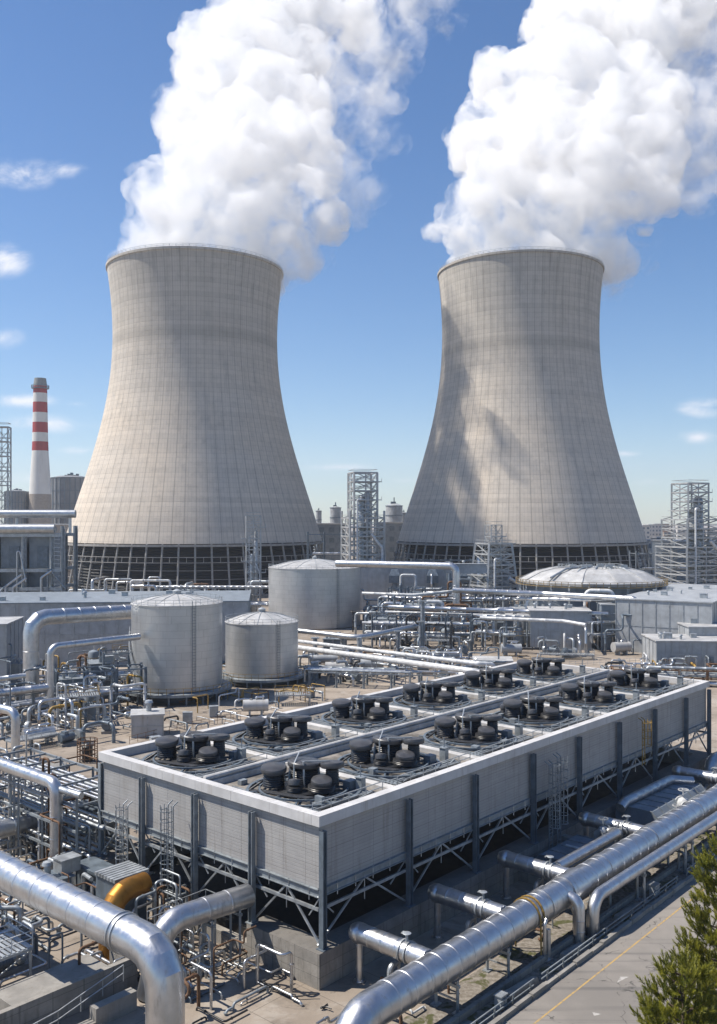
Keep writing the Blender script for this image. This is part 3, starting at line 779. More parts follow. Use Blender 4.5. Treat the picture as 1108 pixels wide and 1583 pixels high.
# ---- caged ladders
def ladder(p, zb, zt_, face, label, cage=True, mat='steel_light'):
    """face: 'a' leans on the short wall (outward -a), 'b' on the long wall (outward -b)"""
    t = thing('caged_ladder', label, 'ladder', p, PHI if face == 'a' else PHI + math.pi / 2, 'caged ladders')
    m = MB()
    for s_ in (-.32, .32): m.tube([(-.1, s_, zb), (-.1, s_, zt_), (.35, s_, zt_ + .25)], .05, 6, bend=.2)
    m.build('side_rail', M[mat], t)
    m = MB(); z = zb + .2
    while z < zt_: m.bar((-.1, -.32, z), (-.1, .32, z), .045); z += .33
    m.build('rungs', M[mat], t)
    if cage:
        m = MB(); z = zb + 2.2
        while z < zt_ + .2: m.ring(-.5, 0, z, .48, .055, 12, math.pi * .25, math.pi * 1.75); z += .8
        for k in range(5):
            th = math.pi * (.4 + .3 * k); m.bar((-.5 + .48 * math.cos(th), .48 * math.sin(th), zb + 2.2), (-.5 + .48 * math.cos(th), .48 * math.sin(th), zt_ + .1), .05)
        m.build('cage', M[mat], t)
    return t
ladder(W(-.7, 21.3, 0), .0, 8.0, 'a', 'caged ladder on the lit short wall, the one nearer the pipe rack')
ladder(W(-.9, 15.0, 0), 1.2, 9.3, 'a', 'caged ladder on the lit short wall above the ochre pipe', True, 'steel')
def ladder_b(a, zb, zt_, label, mat='steel'):
    t = ladder(W(a, -.75, 0), zb, zt_, 'b', label, True, mat); return t
ladder_b(29.6, 1.4, 9.2, 'tall caged ladder on the shaded long wall with a twin climbing frame')
ladder_b(31.1, 1.4, 9.6, 'slim caged ladder just right of the tall one on the shaded wall')
ladder_b(49.3, 5.2, 10.0, 'short ochre caged ladder hung high on the shaded long wall', 'ochre')
# ------------------------------------------------------------------ pipes
def pipe(path, r_, mat, label, group=None, name='pipe', bend=None, seam=None, seg=20, nb=4, cat='pipe', flange=False, smooth=20):
    m = MB(); m.tube(path, r_, seg, bend, seam, nb)
    o = m.build(name, M[mat], None, max(smooth, 360 / seg + 1.5))
    tag(o, label, cat, group)
    if flange:
        for e0, e1 in ((path[0], path[1]), (path[-1], path[-2])):
            d_ = (Vector(e1) - Vector(e0)).normalized(); f = MB(); f.tube([Vector(e0), Vector(e0) + d_ * .12], r_ * 1.28, seg); f.build('flange', M[mat], o, 30)
    return o
def support(p, z, label, group, wide=.5, mat='steel_light', ax=U, r_=None):
    """H stand under a pipe; z is the underside"""
    t = thing('pipe_support', label, 'pipe support', p, PHI, group)
    for s_ in (-1, 1): m = MB(); m.bar((0, s_ * wide, 0), (0, s_ * wide, z + .25), .17); m.box(-.3, s_ * wide - .25, 0, .3, s_ * wide + .25, .08); m.build('post', M[mat], t)
    m = MB(); m.bar((0, -wide - .15, z - .12), (0, wide + .15, z - .12), .2); m.build('cross_beam', M[mat], t)
    m = MB(); m.bar((0, -wide, z * .45), (0, wide, z * .45), .1); m.build('brace', M[mat], t)
    return t
# main line along the road
mb_, mz, mr_ = -8.3, 2.95, 1.10
mainp = pipe([W(-6.6, mb_, -.2), W(-6.6, mb_, mz), W(84, mb_, mz)], mr_, 'alu', 'huge silver pipe running between the cooling unit and the road', name='main_pipe', bend=2.3, seam=1.55, seg=40, nb=5)
for i, a in enumerate((3.2, 9.2, 24.5, 36, 48, 60)):
    support(W(a, mb_, 0), mz - mr_, '%s stand from the elbow under the huge silver pipe by the road' % ORD[i], 'stands under the huge roadside pipe', .85)
for a, l, r_ in ((15.0, 1.1, 1.17), (18.2, 2.4, 1.22), (24.5, .5, 1.16), (33.5, 1.4, 1.18), (44, .5, 1.16), (52, 1.6, 1.18)):
    m = MB(); m.tube([W(a, mb_, mz), W(a + l, mb_, mz)], r_, 40); m.build('collar', M['alu'], mainp, 20)
# saddle yoke with instrument frame on the main line
t = thing('pipe_clamp', 'ochre clamp frame strapped round the huge roadside pipe with vertical rods', 'clamp', W(13.2, mb_, 0), PHI)
m = MB()
for da in (-.28, .28):
    for k in range(10):
        a0, a1 = math.pi * (k / 10) , math.pi * ((k + 1) / 10)
        m.bar((da, 1.17 * math.cos(a0), mz + 1.17 * math.sin(a0)), (da, 1.17 * math.cos(a1), mz + 1.17 * math.sin(a1)), .12, .07)
    m.bar((da, -1.2, mz), (da, -1.25, .1), .1)
    m.bar((da, 1.2, mz), (da, 1.2, .1), .1)
for z in (.9, 1.5, 2.1, 2.7): m.bar((-.28, -1.25, z), (.28, -1.25, z), .07)
m.build('strap', M['ochre'], t)
m = MB(); m.tube([(-.15, -1.45, .1), (-.15, -1.45, 2.6), (.15, -1.4, 2.9)], .13, 10); m.tube([(.2, -1.55, .05), (.2, -1.55, 2.2)], .17, 10); m.box(-.45, -1.8, 0, .5, -1.2, .12); m.build('rod', M['alu'], t, 25)
# drop legs
pipe([W(17.6, mb_ - .9, mz + .2), W(17.6, mb_ - 1.75, mz - .1), W(17.4, mb_ - 1.85, .0)], .42, 'alu', 'stubby silver drop leg curling off the huge roadside pipe', 'drop legs off the huge roadside pipe', bend=.7, seam=.9, seg=16, nb=6)
pipe([W(18.8, mb_ - .4, mz - .8), W(18.8, mb_ - .8, 1.4), W(18.7, mb_ - .85, .0)], .22, 'alu', 'thin silver drop leg just behind the stubby one', 'drop legs off the huge roadside pipe', seg=12, seam=.8)
# lower line beside the road
pipe([W(19.2, -10.35, 0), W(19.2, -10.35, 2.75), W(84, -10.35, 2.75)], .48, 'alu', 'slimmer silver pipe on the road side of the huge one', bend=1.25, seam=2.4, seg=24, nb=7)
for i, a in enumerate((27.6, 36.2, 37.8, 47, 58)):
    t = support(W(a, -10.35, 0), 2.27, '%s stand from its elbow under the slimmer roadside pipe' % ORD[i], 'stands under the slimmer roadside pipe', .3)
# inner line
pipe([W(21.2, -6.2, 3.55), W(32.4, -6.2, 3.55), W(32.4, -5.2, 3.3)], .42, 'alu', 'slim silver pipe tucked between the huge pipe and the branch pipes', bend=.9, seam=2.0, seg=20)
# branches from the basin
for i, (a, z, r_) in enumerate(((2.1, 3.35, .66), (11.0, 3.35, .66), (20.6, 3.3, .64), (34.6, 3.2, .62), (56.5, 3.2, .62))):
    lab = ['nearest silver branch pipe from the basin corner to the huge pipe', 'second silver branch pipe, between the first two wall legs', 'third silver branch pipe, below the tall caged ladder', 'fourth silver branch pipe, beside the small duct box', 'farthest silver branch pipe, past the big duct box'][i]
    o = pipe([W(a, -1.75, z), W(a, -7.6, z)], r_, 'alu', lab, 'branch pipes from the basin', name='branch_pipe', seam=1.15, seg=24)
    m = MB(); m.lathe([(.02, -.7), (.42, -.6), (.7, -.22), (.74, .1), (.6, .45), (.3, .62), (.02, .68)], 20, W(a, -1.75, z)); m.build('end_cap', M['alu'], o, 40)
    m = MB(); m.tube([W(a + .05, -1.75, z), W(a + .05, -1.75, .05)], .26, 12, seam=.9); m.tube([W(a + .05, -1.75, .0), W(a + .05, -1.75, .1)], .42, 12); m.build('riser', M['alu'], o, 35)
    m = MB(); q = W(a, -6.2, z)
    m.tube([q, q + V * .14], r_ * 1.12, 24); m.tube([q + V * .5, q + V * .64], r_ * 1.12, 24)
    m.tube([q + V * .3, q + V * .3 + Vector((0, 0, r_ + .5))], .09, 8); m.tube([q + V * .3 + Vector((0, 0, r_ + .2)), q + V * .75 + Vector((.2, 0, r_ + .55)), q + V * 1.1 + Vector((.3, 0, r_ + .3))], .06, 8, bend=.2)
    m.lathe([(.25, 0), (.3, .03), (.25, .06)], 14, q + V * .3 + Vector((0, 0, r_ + .5))); m.build('valve', M['steel_light'], o, 35)
    s0 = thing('pipe_support', 'bracket foot under the ' + lab.split(',')[0].replace(' from the basin corner to the huge pipe', ''), 'pipe support', W(a, -5.0, 0), PHI, 'feet under the branch pipes')
    m = MB(); m.tube([(.3, 0, z - r_), (.3, 0, 0)], .11, 8); m.tube([(.3, .1, z - r_ - .45), (-.5, .1, z - r_ - .45), (-.55, .1, .0)], .2, 10, bend=.4); m.build('post', M['steel_light'], s0, 30)
# valves between main and duct boxes
def valve(p, s_, label, group='valves along the roadside pipes', mat='steel_light', rot=PHI):
    t = thing('valve', label, 'valve', p, rot, group)
    m = MB(); m.lathe([(.02, -.5), (.3, -.45), (.45, -.2), (.48, .1), (.35, .4), (.15, .5)], 16); m.tube([(-.75, 0, 0), (.75, 0, 0)], .26, 12)
    for x in (-.75, .62): m.tube([(x, 0, 0), (x + .13, 0, 0)], .42, 14)
    m.build('body', M[mat], t, 40)
    m = MB(); m.tube([(0, 0, .4), (0, 0, 1.15)], .06, 8); m.build('stem', M[mat], t, 40)
    m = MB(); m.ring(0, 0, 1.1, .38, .07, 14)
    for k in range(3): m.bar((0, 0, 1.1), (.38 * math.cos(k * 2.1), .38 * math.sin(k * 2.1), 1.1), .05)
    m.build('handwheel', M[mat], t)
    t.scale = (s_,) * 3
    return t
valve(W(32.4, -4.6, 3.1), 1.15, 'bulky pale valve at the far end of the slim inner pipe'); valve(W(33.6, -5.5, 2.9), .9, 'smaller pale valve huddled against the bulky one')
valve(W(46.8, -6.2, 2.7), 1.3, 'large white valve between the big duct box and huge pipe', mat='white', rot=PHI + .7); valve(W(44.6, -6.4, 2.0), 1.0, 'white valve low in front of the big duct box', mat='white'); valve(W(57.5, -6.3, 3.0), .9, 'white valve on the farthest branch pipe', mat='white')
# duct boxes beside the basin
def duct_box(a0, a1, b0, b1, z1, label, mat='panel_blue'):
    t = thing('duct_box', label, 'duct box', W(a0, b0), PHI, 'duct boxes beside the basin')
    L, B = a1 - a0, b1 - b0
    m = MB(); c = .5
    prof = [(0, 0), (B, 0), (B, z1 - c), (B - c, z1), (c, z1), (0, z1 - c)]
    n = len(prof); vs_ = [(x, y, z) for x in (0, L) for y, z in prof]
    m.add(vs_, [tuple(range(n))[::-1], tuple(range(n, 2 * n))] + [(i, (i + 1) % n, n + (i + 1) % n, n + i) for i in range(n)])
    m.build('casing', M[mat], t)
    m = MB(); k = max(2, int(L / 1.7))
    for i in range(k + 1):
        x = L * i / k
        m.bar((x, -.04, .0), (x, -.04, z1 - c), .1); m.bar((x, -.04, z1 - c), (x, c, z1 + .04), .1); m.bar((x, c, z1 + .04), (x, B - c, z1 + .04), .1)
    m.bar((0, -.06, z1 - c), (L, -.06, z1 - c), .12); m.build('stiffener', M['steel'], t)
    return t
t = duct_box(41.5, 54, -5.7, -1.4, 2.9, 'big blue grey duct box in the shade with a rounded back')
m = MB(); m.tube([(-.8, 3.4, 2.9), (.3, 3.4, 3.3), (11, 3.2, 3.3), (12.6, 1.4, 3.1)], .5, 14, bend=1.0, seam=1.6); m.build('vent_pipe', M['alu_dull'], t, 28)
duct_box(25.8, 32.6, -4.6, -1.3, 2.2, 'small duct box tucked between the third and fourth branch pipes')
pipe([W(25.2, -4.9, 0), W(25.2, -4.9, 2.6), W(28.5, -4.9, 2.6), W(28.5, -3, 2.6)], .12, 'white', 'thin white pipe frame on the corner of the small duct box', bend=.4, seg=10)
pipe([W(64, -2.5, 0), W(64, -2.5, 3.0), W(72, -3.2, 3.0), W(72, -7.5, 2.4)], .8, 'alu_dull', 'dull grey pipe bending round the far end of the basin', seam=1.8)
pipe([W(66, -4.5, 0), W(66, -4.5, 1.8), W(76, -5, 1.8)], .5, 'alu_dull', 'low dull grey pipe below the bend at the far end of the basin', seam=1.8)

# left foreground line
d2 = V
e0 = Vector((-10.5, 50.0, 0)); pz = 7.9
pipe([e0 + Vector((0, 0, -1)), e0 + Vector((0, 0, pz)), e0 + d2 * 40 + Vector((0, 0, pz))], 1.06, 'alu', 'huge silver pipe with a down elbow in the lower left', name='main_pipe', bend=2.0, seam=2.1, seg=40, nb=4)
for i, s_ in enumerate((22, 33)): support(e0 + d2 * s_, pz - 1.06, '%s tall stand from the elbow under the lower left pipe' % ORD[i], 'stands under the lower left pipe', .9, 'steel')
t = thing('pipe_clamp', 'double band clamp round the huge lower left pipe before its elbow', 'clamp', e0 + d2 * 3.9, PHI)
m = MB()
for q in (-.2, .18): m.tube([(0, q - .05, pz), (0, q + .05, pz)], 1.13, 40)
m.build('band', M['alu_dull'], t, 20)
# second silver line, into the unit
pipe([W(-.6, 6.5, 4.5), W(-7.6, 6.9, 4.7), W(-8.6, 7.3, .0)], .82, 'alu', 'silver pipe elbowing out of the lit short wall behind the huge one', bend=1.5, seam=2.1, seg=32, nb=4)
for i, a in enumerate((-1.7, -4.2)): support(W(a, 6.6, 0), 3.7, '%s stand under the silver pipe leaving the lit short wall' % ORD[i], 'stands at the lit short wall', .5, 'steel')
# ochre line
pipe([W(-3.9, 14.3, 4.35), W(-7.1, 13.9, 4.5), W(-7.3, 13.8, -.2)], .78, 'gold', 'ochre yellow insulated pipe elbow beside the caged ladders', bend=1.7, seam=1.8, seg=30, nb=4)
t = thing('air_handler', 'grey ribbed air handling box beside the caged ladders at the short wall', 'air handler', W(-3.9, 17.3), PHI)
m = MB(); m.box(-1.4, -1.3, 0, 1.4, 1.3, 4.3); m.build('casing', M['steel_blue'], t)
m = MB()
for k in range(7): m.box(-1.55, -1.4 + k * .4, 4.3, 1.55, -1.12 + k * .4, 4.55)
m.build('louvre', M['steel_light'], t)
# ------------------------------------------------------------------ storage tanks
def tank_mat():
    b = NB('tank_sheet'); v0 = b.map(); X = b.xyz(v0)
    ang = b.math('ADD', b.math('DIVIDE', b.math('ARCTAN2', X[1], X[0]), 2 * math.pi), 2.0)
    l1 = b.line(X[2], 1.25, .07); row = b.math('FLOOR', b.math('DIVIDE', X[2], 1.25))
    l2 = b.line(b.math('ADD', ang, b.math('MULTIPLY', row, .021)), 1 / 14.0, .0016)
    cv = b.n('ShaderNodeCombineXYZ'); b.L.new(row, cv.inputs[0]); b.L.new(b.math('FLOOR', b.math('MULTIPLY', b.math('ADD', ang, b.math('MULTIPLY', row, .021)), 14)), cv.inputs[1])
    wn = b.n('ShaderNodeTexWhiteNoise', noise_dimensions='2D'); b.L.new(cv.outputs[0], wn.inputs['Vector'])
    n1 = b.noise(v0, .25, 5, .6); n3 = b.noise(b.map((1, 1, .08)), .8, 6, .65)
    col = b.mix(b.ramp(n1, .3, .7), (.46, .47, .47), (.56, .56, .555))
    col = b.mix(b.math('MULTIPLY', wn.outputs['Value'], .22), col, (.36, .38, .40))
    col = b.mix(b.ramp(n3, .52, .8, 0, .45), col, (.26, .25, .235))
    col = b.mix(b.math('MULTIPLY', b.math('MAXIMUM', l1, l2), .32), col, (.2, .2, .2))
    b.bump(b.math('SUBTRACT', n1, b.math('MULTIPLY', b.math('MAXIMUM', l1, l2), .4)), .4, .06)
    return b.out(col, .36, .6)
M['tank'] = tank_mat()
def tank(X, Y, r_, z0, h, roof, label, deckh=None, seed=0, nr=12, rail='ochre'):
    t = thing('storage_tank', label, 'storage tank', (X, Y, 0), seed * 1.3, 'silver storage tanks')
    m = MB(); m.lathe([(r_, z0), (r_, z0 + h), (r_ + .12, z0 + h + .05), (r_ + .12, z0 + h + .22)], 96); m.build('shell', M['tank'], t, 30)
    m = MB(); m.lathe([(r_ + .16, z0 + h + .225), (r_ * .96, z0 + h + .42), (r_ * .55, z0 + h + roof * .72), (r_ * .12, z0 + h + roof), (.02, z0 + h + roof + .05)], nr * 2); m.build('roof', M['roof'], t, 10)
    m = MB()
    for k in range(nr):
        th = 2 * math.pi * k / nr; c, s_ = math.cos(th), math.sin(th)
        pts = [((r_ + .1) * c, (r_ + .1) * s_, z0 + h + .27), (r_ * .55 * c, r_ * .55 * s_, z0 + h + roof * .74), (r_ * .1 * c, r_ * .1 * s_, z0 + h + roof + .03)]
        for a, b_ in zip(pts, pts[1:]): m.bar(a, b_, .13, .1)
    m.build('roof_rib', M['steel_light'], t)
    m = MB(); m.lathe([(.7, z0 + h + roof - .1), (.7, z0 + h + roof + .5), (.85, z0 + h + roof + .55), (.2, z0 + h + roof + .9)], 16); m.build('roof_vent', M['steel_light'], t, 40)
    m = MB(); n = int(r_ * 4)                      # roof edge rail
    for k in range(n):
        th = 2 * math.pi * k / n; m.bar((r_ * math.cos(th), r_ * math.sin(th), z0 + h + .2), (r_ * math.cos(th), r_ * math.sin(th), z0 + h + 1.2), .05)
    if rail: 
        for z in (.7, 1.2): m.ring(0, 0, z0 + h + z, r_, .05, 64)
    else: m = MB(); m.ring(0, 0, z0 + h + .3, r_ * .99, .1, 64)
    m.build('roof_railing', M['steel_light'], t)
    m = MB()                                       # side ladder + outlet pipe
    th = -math.pi / 2 + .55 - seed * 1.3; c, s_ = math.cos(th), math.sin(th); tx = Vector((-s_, c, 0)); o_ = Vector((c, s_, 0)) * (r_ + .25)
    for k in (-.3, .3): m.bar(o_ + tx * k + Vector((0, 0, z0)), o_ + tx * k + Vector((0, 0, z0 + h + 1.0)), .07)
    z = z0 + .3
    while z < z0 + h: m.bar(o_ - tx * .3 + Vector((0, 0, z)), o_ + tx * .3 + Vector((0, 0, z)), .05); z += .5
    m.build('ladder', M['steel_blue'], t)
    if deckh:
        rd = r_ + 1.8
        m = MB(); m.lathe([(r_ - .2, z0 - .55), (rd, z0 - .55), (rd, z0 - .1), (r_ + .02, z0 - .1)], 72, caps=False); m.build('deck', M['steel'], t)
        m = MB(); n = 44
        for k in range(n):
            th = 2 * math.pi * k / n; m.bar((rd * math.cos(th), rd * math.sin(th), z0 - .1), (rd * math.cos(th), rd * math.sin(th), z0 + 1.0), .06)
        for z in (.45, 1.0): m.ring(0, 0, z0 + z, rd, .06, 72)
        m.build('deck_railing', M['ochre'], t)
        m = MB()
        for k in range(20):
            th = 2 * math.pi * k / 20; m.bar(((rd - .4) * math.cos(th), (rd - .4) * math.sin(th), 0), ((rd - .4) * math.cos(th), (rd - .4) * math.sin(th), z0 - .5), .28)
        m.lathe([(r_ - 1.5, 0), (r_ - 1.5, z0 - .5)], 40, caps=False)
        m.build('stilts', M['steel_blue'], t)
    return t
tank(-32.5, 165, 8.0, 2.0, 14.6, 1.7, 'tall silver tank with an ochre railed deck, front left of the tank group', True, 1)
tank(-19.0, 181, 7.1, 1.6, 9.9, 2.0, 'smallest silver tank, between the tall one and the wide one', True, 2)
tank(-13.3, 279, 13.9, .2, 17.0, 2.6, 'widest silver tank with a low cone roof, set back behind the others', None, 3, 14)
# slanted railed band added for a diagonal shadow on the tall tank
m = MB(); rr = 8.35
pts = []
for k in range(15):
    th = -math.pi * (.98 - .30 * k / 14); pts.append(Vector((-32.5 + rr * math.cos(th), 165 + rr * math.sin(th), 11.5 - 8.6 * k / 14)))
for a, b_ in zip(pts, pts[1:]): m.bar(a, b_, .22, .7)
for p in pts: m.bar(p, p + Vector((0, 0, 1.0)), .06)
for a, b_ in zip(pts, pts[1:]): m.bar(a + Vector((0,0,1)), b_ + Vector((0,0,1)), .06)
tag(m.build('slant_shadow_band', M['steel_light']), 'slanting railed band added for the diagonal shadow on the tall tank', 'stair')

# ------------------------------------------------------------------ big lines around the left middle
def W3(px, py, d): return dep(px, py, d)
p0 = W3(48, 955, 157); g0 = Vector((p0.x, p0.y, 0))
pipe([g0, p0, W3(212, 945, 172)], 1.35, 'alu', 'thick silver pipe rising left of the tall tank then running level', bend=2.6, seam=3.0, seg=32, nb=3)
p1 = W3(78, 1000, 146); g1 = Vector((p1.x, p1.y, 0))
pipe([g1, p1, W3(215, 984, 158)], .58, 'alu', 'slim silver pipe stepping up in front of the thick left one', bend=1.3, seam=2.5, seg=20, nb=5)
p2 = W3(76, 1062, 146); pipe([p2, W3(-70, 1080, 140)], .62, 'alu', 'level silver pipe entering from the left edge to the slim riser', seam=2.5)
pipe([W3(40, 1044, 150), W3(-70, 1058, 146)], .4, 'alu_dull', 'dull pipe entering from the left edge above the level silver one', seam=2.5)
p3 = W3(24, 1100, 118); pipe([Vector((p3.x, p3.y, 0)), p3, W3(-60, 1082, 125)], .55, 'alu', 'silver pipe bending down near the left edge below the tank yard', bend=1.1, seam=2.0)

# ------------------------------------------------------------------ simple buildings with fittings
def shed(p, L, B, H, rot, label, mat='panel', name='shed', group=None, doors=1, vents=3, roofz=.25, seed=0, cat='building', roofm='roof'):
    """p is the near left corner, L along local x, B along local y (away)"""
    t = thing(name, label, cat, p, rot, group); rg = random.Random(seed)
    m = MB(); m.box(0, 0, 0, L, B, H); m.build('wall', M[mat], t)
    m = MB(); m.box(-.25, -.25, H + .004, L + .25, B + .25, H + roofz); m.build('roof', M[roofm], t)
    m = MB(); n = max(2, int(L / 3))
    for i in range(n + 1): m.box(L * i / n - .08, -.10, 0, L * i / n + .08, -.003, H - .02)
    nb_ = max(2, int(B / 3))
    for i in range(nb_ + 1):
        for s_ in (-.10, L + .003): m.box(s_, B * i / nb_ - .08, 0, s_ + .097, B * i / nb_ + .08, H - .02)
    m.box(-.02, -.07, H * .5, L + .02, -.004, H * .5 + .12)
    m.build('panel_ribs', M['steel_light'], t)
    for i in range(doors):
        x = L * (i + .35) / doors; m = MB(); m.box(x, -.14, 0, x + min(1.2, L * .2), -.008, min(2.3, H * .7)); m.build('door', M['steel_blue'], t)
    for i in range(vents):
        x, y = rg.uniform(.1, .8) * L, rg.uniform(.15, .75) * B; s_ = rg.uniform(.5, 1.1)
        m = MB()
        if rg.random() < .5: m.box(x, y, H + roofz, x + s_ * 1.6, y + s_ * 1.2, H + roofz + s_); m.box(x - .08, y - .08, H + roofz + s_, x + s_ * 1.6 + .08, y + s_ * 1.2 + .08, H + roofz + s_ + .1)
        else: m.lathe([(s_ * .4, 0), (s_ * .4, s_ * 1.2), (s_ * .65, s_ * 1.25), (s_ * .5, s_ * 1.6), (.05, s_ * 1.7)], 14, (x, y, H + roofz))
        m.build('roof_vent', M['steel_light'], t, 40)
    return t
def hut_at(px, py, wpx, H, B, label, **kw):
    p = at(px, py); return shed(p, wpx / F * p.y / math.cos(0), B, H, kw.pop('rot', 0), label, **kw)
# long low hall behind the thick left pipe
q = at(-60, 1030); shed(W3(-70, 990, 190) * Vector((1, 1, 0)) if False else Vector((-86, 196, 0)), 62, 30, 13.6, .10, 'long low grey hall behind the thick left pipe', mat='panel', name='hall', doors=2, vents=9, seed=2, roofm='panel_blue')
shed(Vector((-73, 165, 0)), 9.5, 12, 12.6, .12, 'pale tall annex at the left edge in front of the long hall', mat='panel', name='annex', doors=1, vents=1, seed=4)
hut_at(204, 1141, 47, 3.1, 4.0, 'small white kiosk near the far corner of the cooling unit', mat='roof', name='kiosk', rot=.22, doors=0, vents=1, seed=5)
# right hand buildings
shed(at(820, 1003), 14.5, 11, 9.2, -.12, 'mid grey block house with a rounded shoulder in front of the domed hall', mat='panel', name='block_house', doors=2, vents=4, seed=6)
shed(Vector((62, 222, 0)), 22, 60, 12.5, -.55, 'long pale hall running back beneath the domed roof', mat='panel', name='hall', doors=1, vents=8, seed=7, roofm='panel')
shed(at(1015, 1031), 16, 12, 5.4, -.05, 'flat roofed grey utility block at the right edge beyond the unit', mat='panel', name='utility_block', doors=2, vents=7, seed=8)
shed(Vector((74, 206, 0)), 22, 14, 7.5, -.05, 'pale two step block at the right edge behind the utility block', mat='panel', name='utility_block', doors=1, vents=2, seed=9)
shed(Vector((95, 262, 0)), 40, 20, 9, -.1, 'low pale shed at the right edge before the tall lattice tower', mat='panel', name='shed', doors=2, vents=2, seed=19)
shed(Vector((0, 322, 0)), 46, 14, 15.6, -.06, 'wide pale wall building with dark hoods behind the tall pipe portal', mat='panel', name='filter_house', doors=0, vents=5, seed=10)
for i, x in enumerate((12.5, 25.5, 37.0)):
    t = thing('wall_hood', '%s dark hood from the widest tank on the pale filter wall' % ORD[i], 'hood', (x, 319.2 - .06 * x, 0), -.06, 'dark hoods on the filter wall')
    m = MB(); m.box(-2, -1.6, 10, 2, .8, 12.5); m.add([(-2, -1.6, 12.5), (2, -1.6, 12.5), (2, .8, 12.5), (-2, .8, 12.5), (-1.1, -.6, 14.6), (1.1, -.6, 14.6), (1.1, .6, 14.6), (-1.1, .6, 14.6)], [(0,1,5,4),(1,2,6,5),(2,3,7,6),(3,0,4,7),(4,5,6,7)]); m.build('housing', M['steel_blue'], t)
    m = MB(); m.tube([(0, -.4, 10), (0, -.4, 8), (4, -.6, 5.5), (5.5, -.6, 5)], .8, 12); m.build('duct', M['steel_blue'], t, 40)
shed(Vector((38, 236, 0)), 13, 18, 7.2, -.1, 'dark shaded pump house behind the mid pipe runs', mat='panel_blue', name='pump_house', doors=2, vents=2, seed=12)
hut_at(733, 1033, 58, 1.5, 6, 'low pale slab housing at the end of the twin pipes', mat='roof', name='slab_housing', rot=-.1, doors=0, vents=0, seed=13)
# domed hall
M['rust_ochre'] = painted('faded_ochre', (.30, .22, .11), .6, 0, .25, 1.0)
t = thing('domed_hall', 'round hall with a low faceted pale dome and an ochre rail', 'domed hall', (66, 262, 0), 0)
R0 = 20.0
m = MB(); m.lathe([(R0 - 2, 0), (R0 - 2, 14.0)], 48); m.build('wall', M['panel_blue'], t, 20)
m = MB(); m.lathe([(R0 + .3, 14.0), (R0 + .3, 14.7), (R0 - .6, 14.9), (R0 * .76, 17.0), (R0 * .55, 18.0), (R0 * .30, 18.2), (.1, 18.3)], 13); m.build('dome', M['roof'], t, 8)
for k in range(13):
    th = 2 * math.pi * k / 13; c, s_ = math.cos(th), math.sin(th); m = MB()
    pts = [(R0 * c, R0 * s_, 14.8), (R0 * .76 * c, R0 * .76 * s_, 17.05), (R0 * .55 * c, R0 * .55 * s_, 18.05), (R0 * .30 * c, R0 * .30 * s_, 18.25)]
    for a, b_ in zip(pts, pts[1:]): m.bar(a, b_, .3, .2)
    m.build('dome_rib', M['roof'], t)
m = MB(); n = 72
for k in range(n):
    th = 2 * math.pi * k / n; m.bar(((R0 + .9) * math.cos(th), (R0 + .9) * math.sin(th), 13.7), ((R0 + .9) * math.cos(th), (R0 + .9) * math.sin(th), 15.1), .12)
for z in (13.7, 14.4, 15.1): m.ring(0, 0, z, R0 + .9,   .22 if z < 14 else .12, 72)
m.build('rail', M['rust_ochre'], t)
m = MB()
for k in range(24):
    th = 2 * math.pi * k / 24; m.bar(((R0 - .2) * math.cos(th), (R0 - .2) * math.sin(th), 0), ((R0 - .2) * math.cos(th), (R0 - .2) * math.sin(th), 14.0), .5)
m.build('pilasters', M['steel_light'], t)
m = MB()
for x, y in ((-4, -6), (-2, -3), (1.5, -2), (4, -4), (-7, -5), (7, -6), (2.5, -7)): m.box(x, y, 17.6, x + 1.9, y + 1.4, 19.0 + .1 * (x % 3))
m.ring(0, 0, 19.0, 9, .14, 26)
for k in range(26): m.bar((9 * math.cos(k * .2417), 9 * math.sin(k * .2417), 17.6), (9 * math.cos(k * .2417), 9 * math.sin(k * .2417), 19.0), .12)
for k in range(5): m.tube([(-14 + 6 * k, -15 + abs(k - 2), 16.0), (-9 + 4 * k, -9, 18.2), (-3 + 2 * k, -4, 18.6)], .3, 8, 1)
m.build('roof_box', M['steel_light'], t)

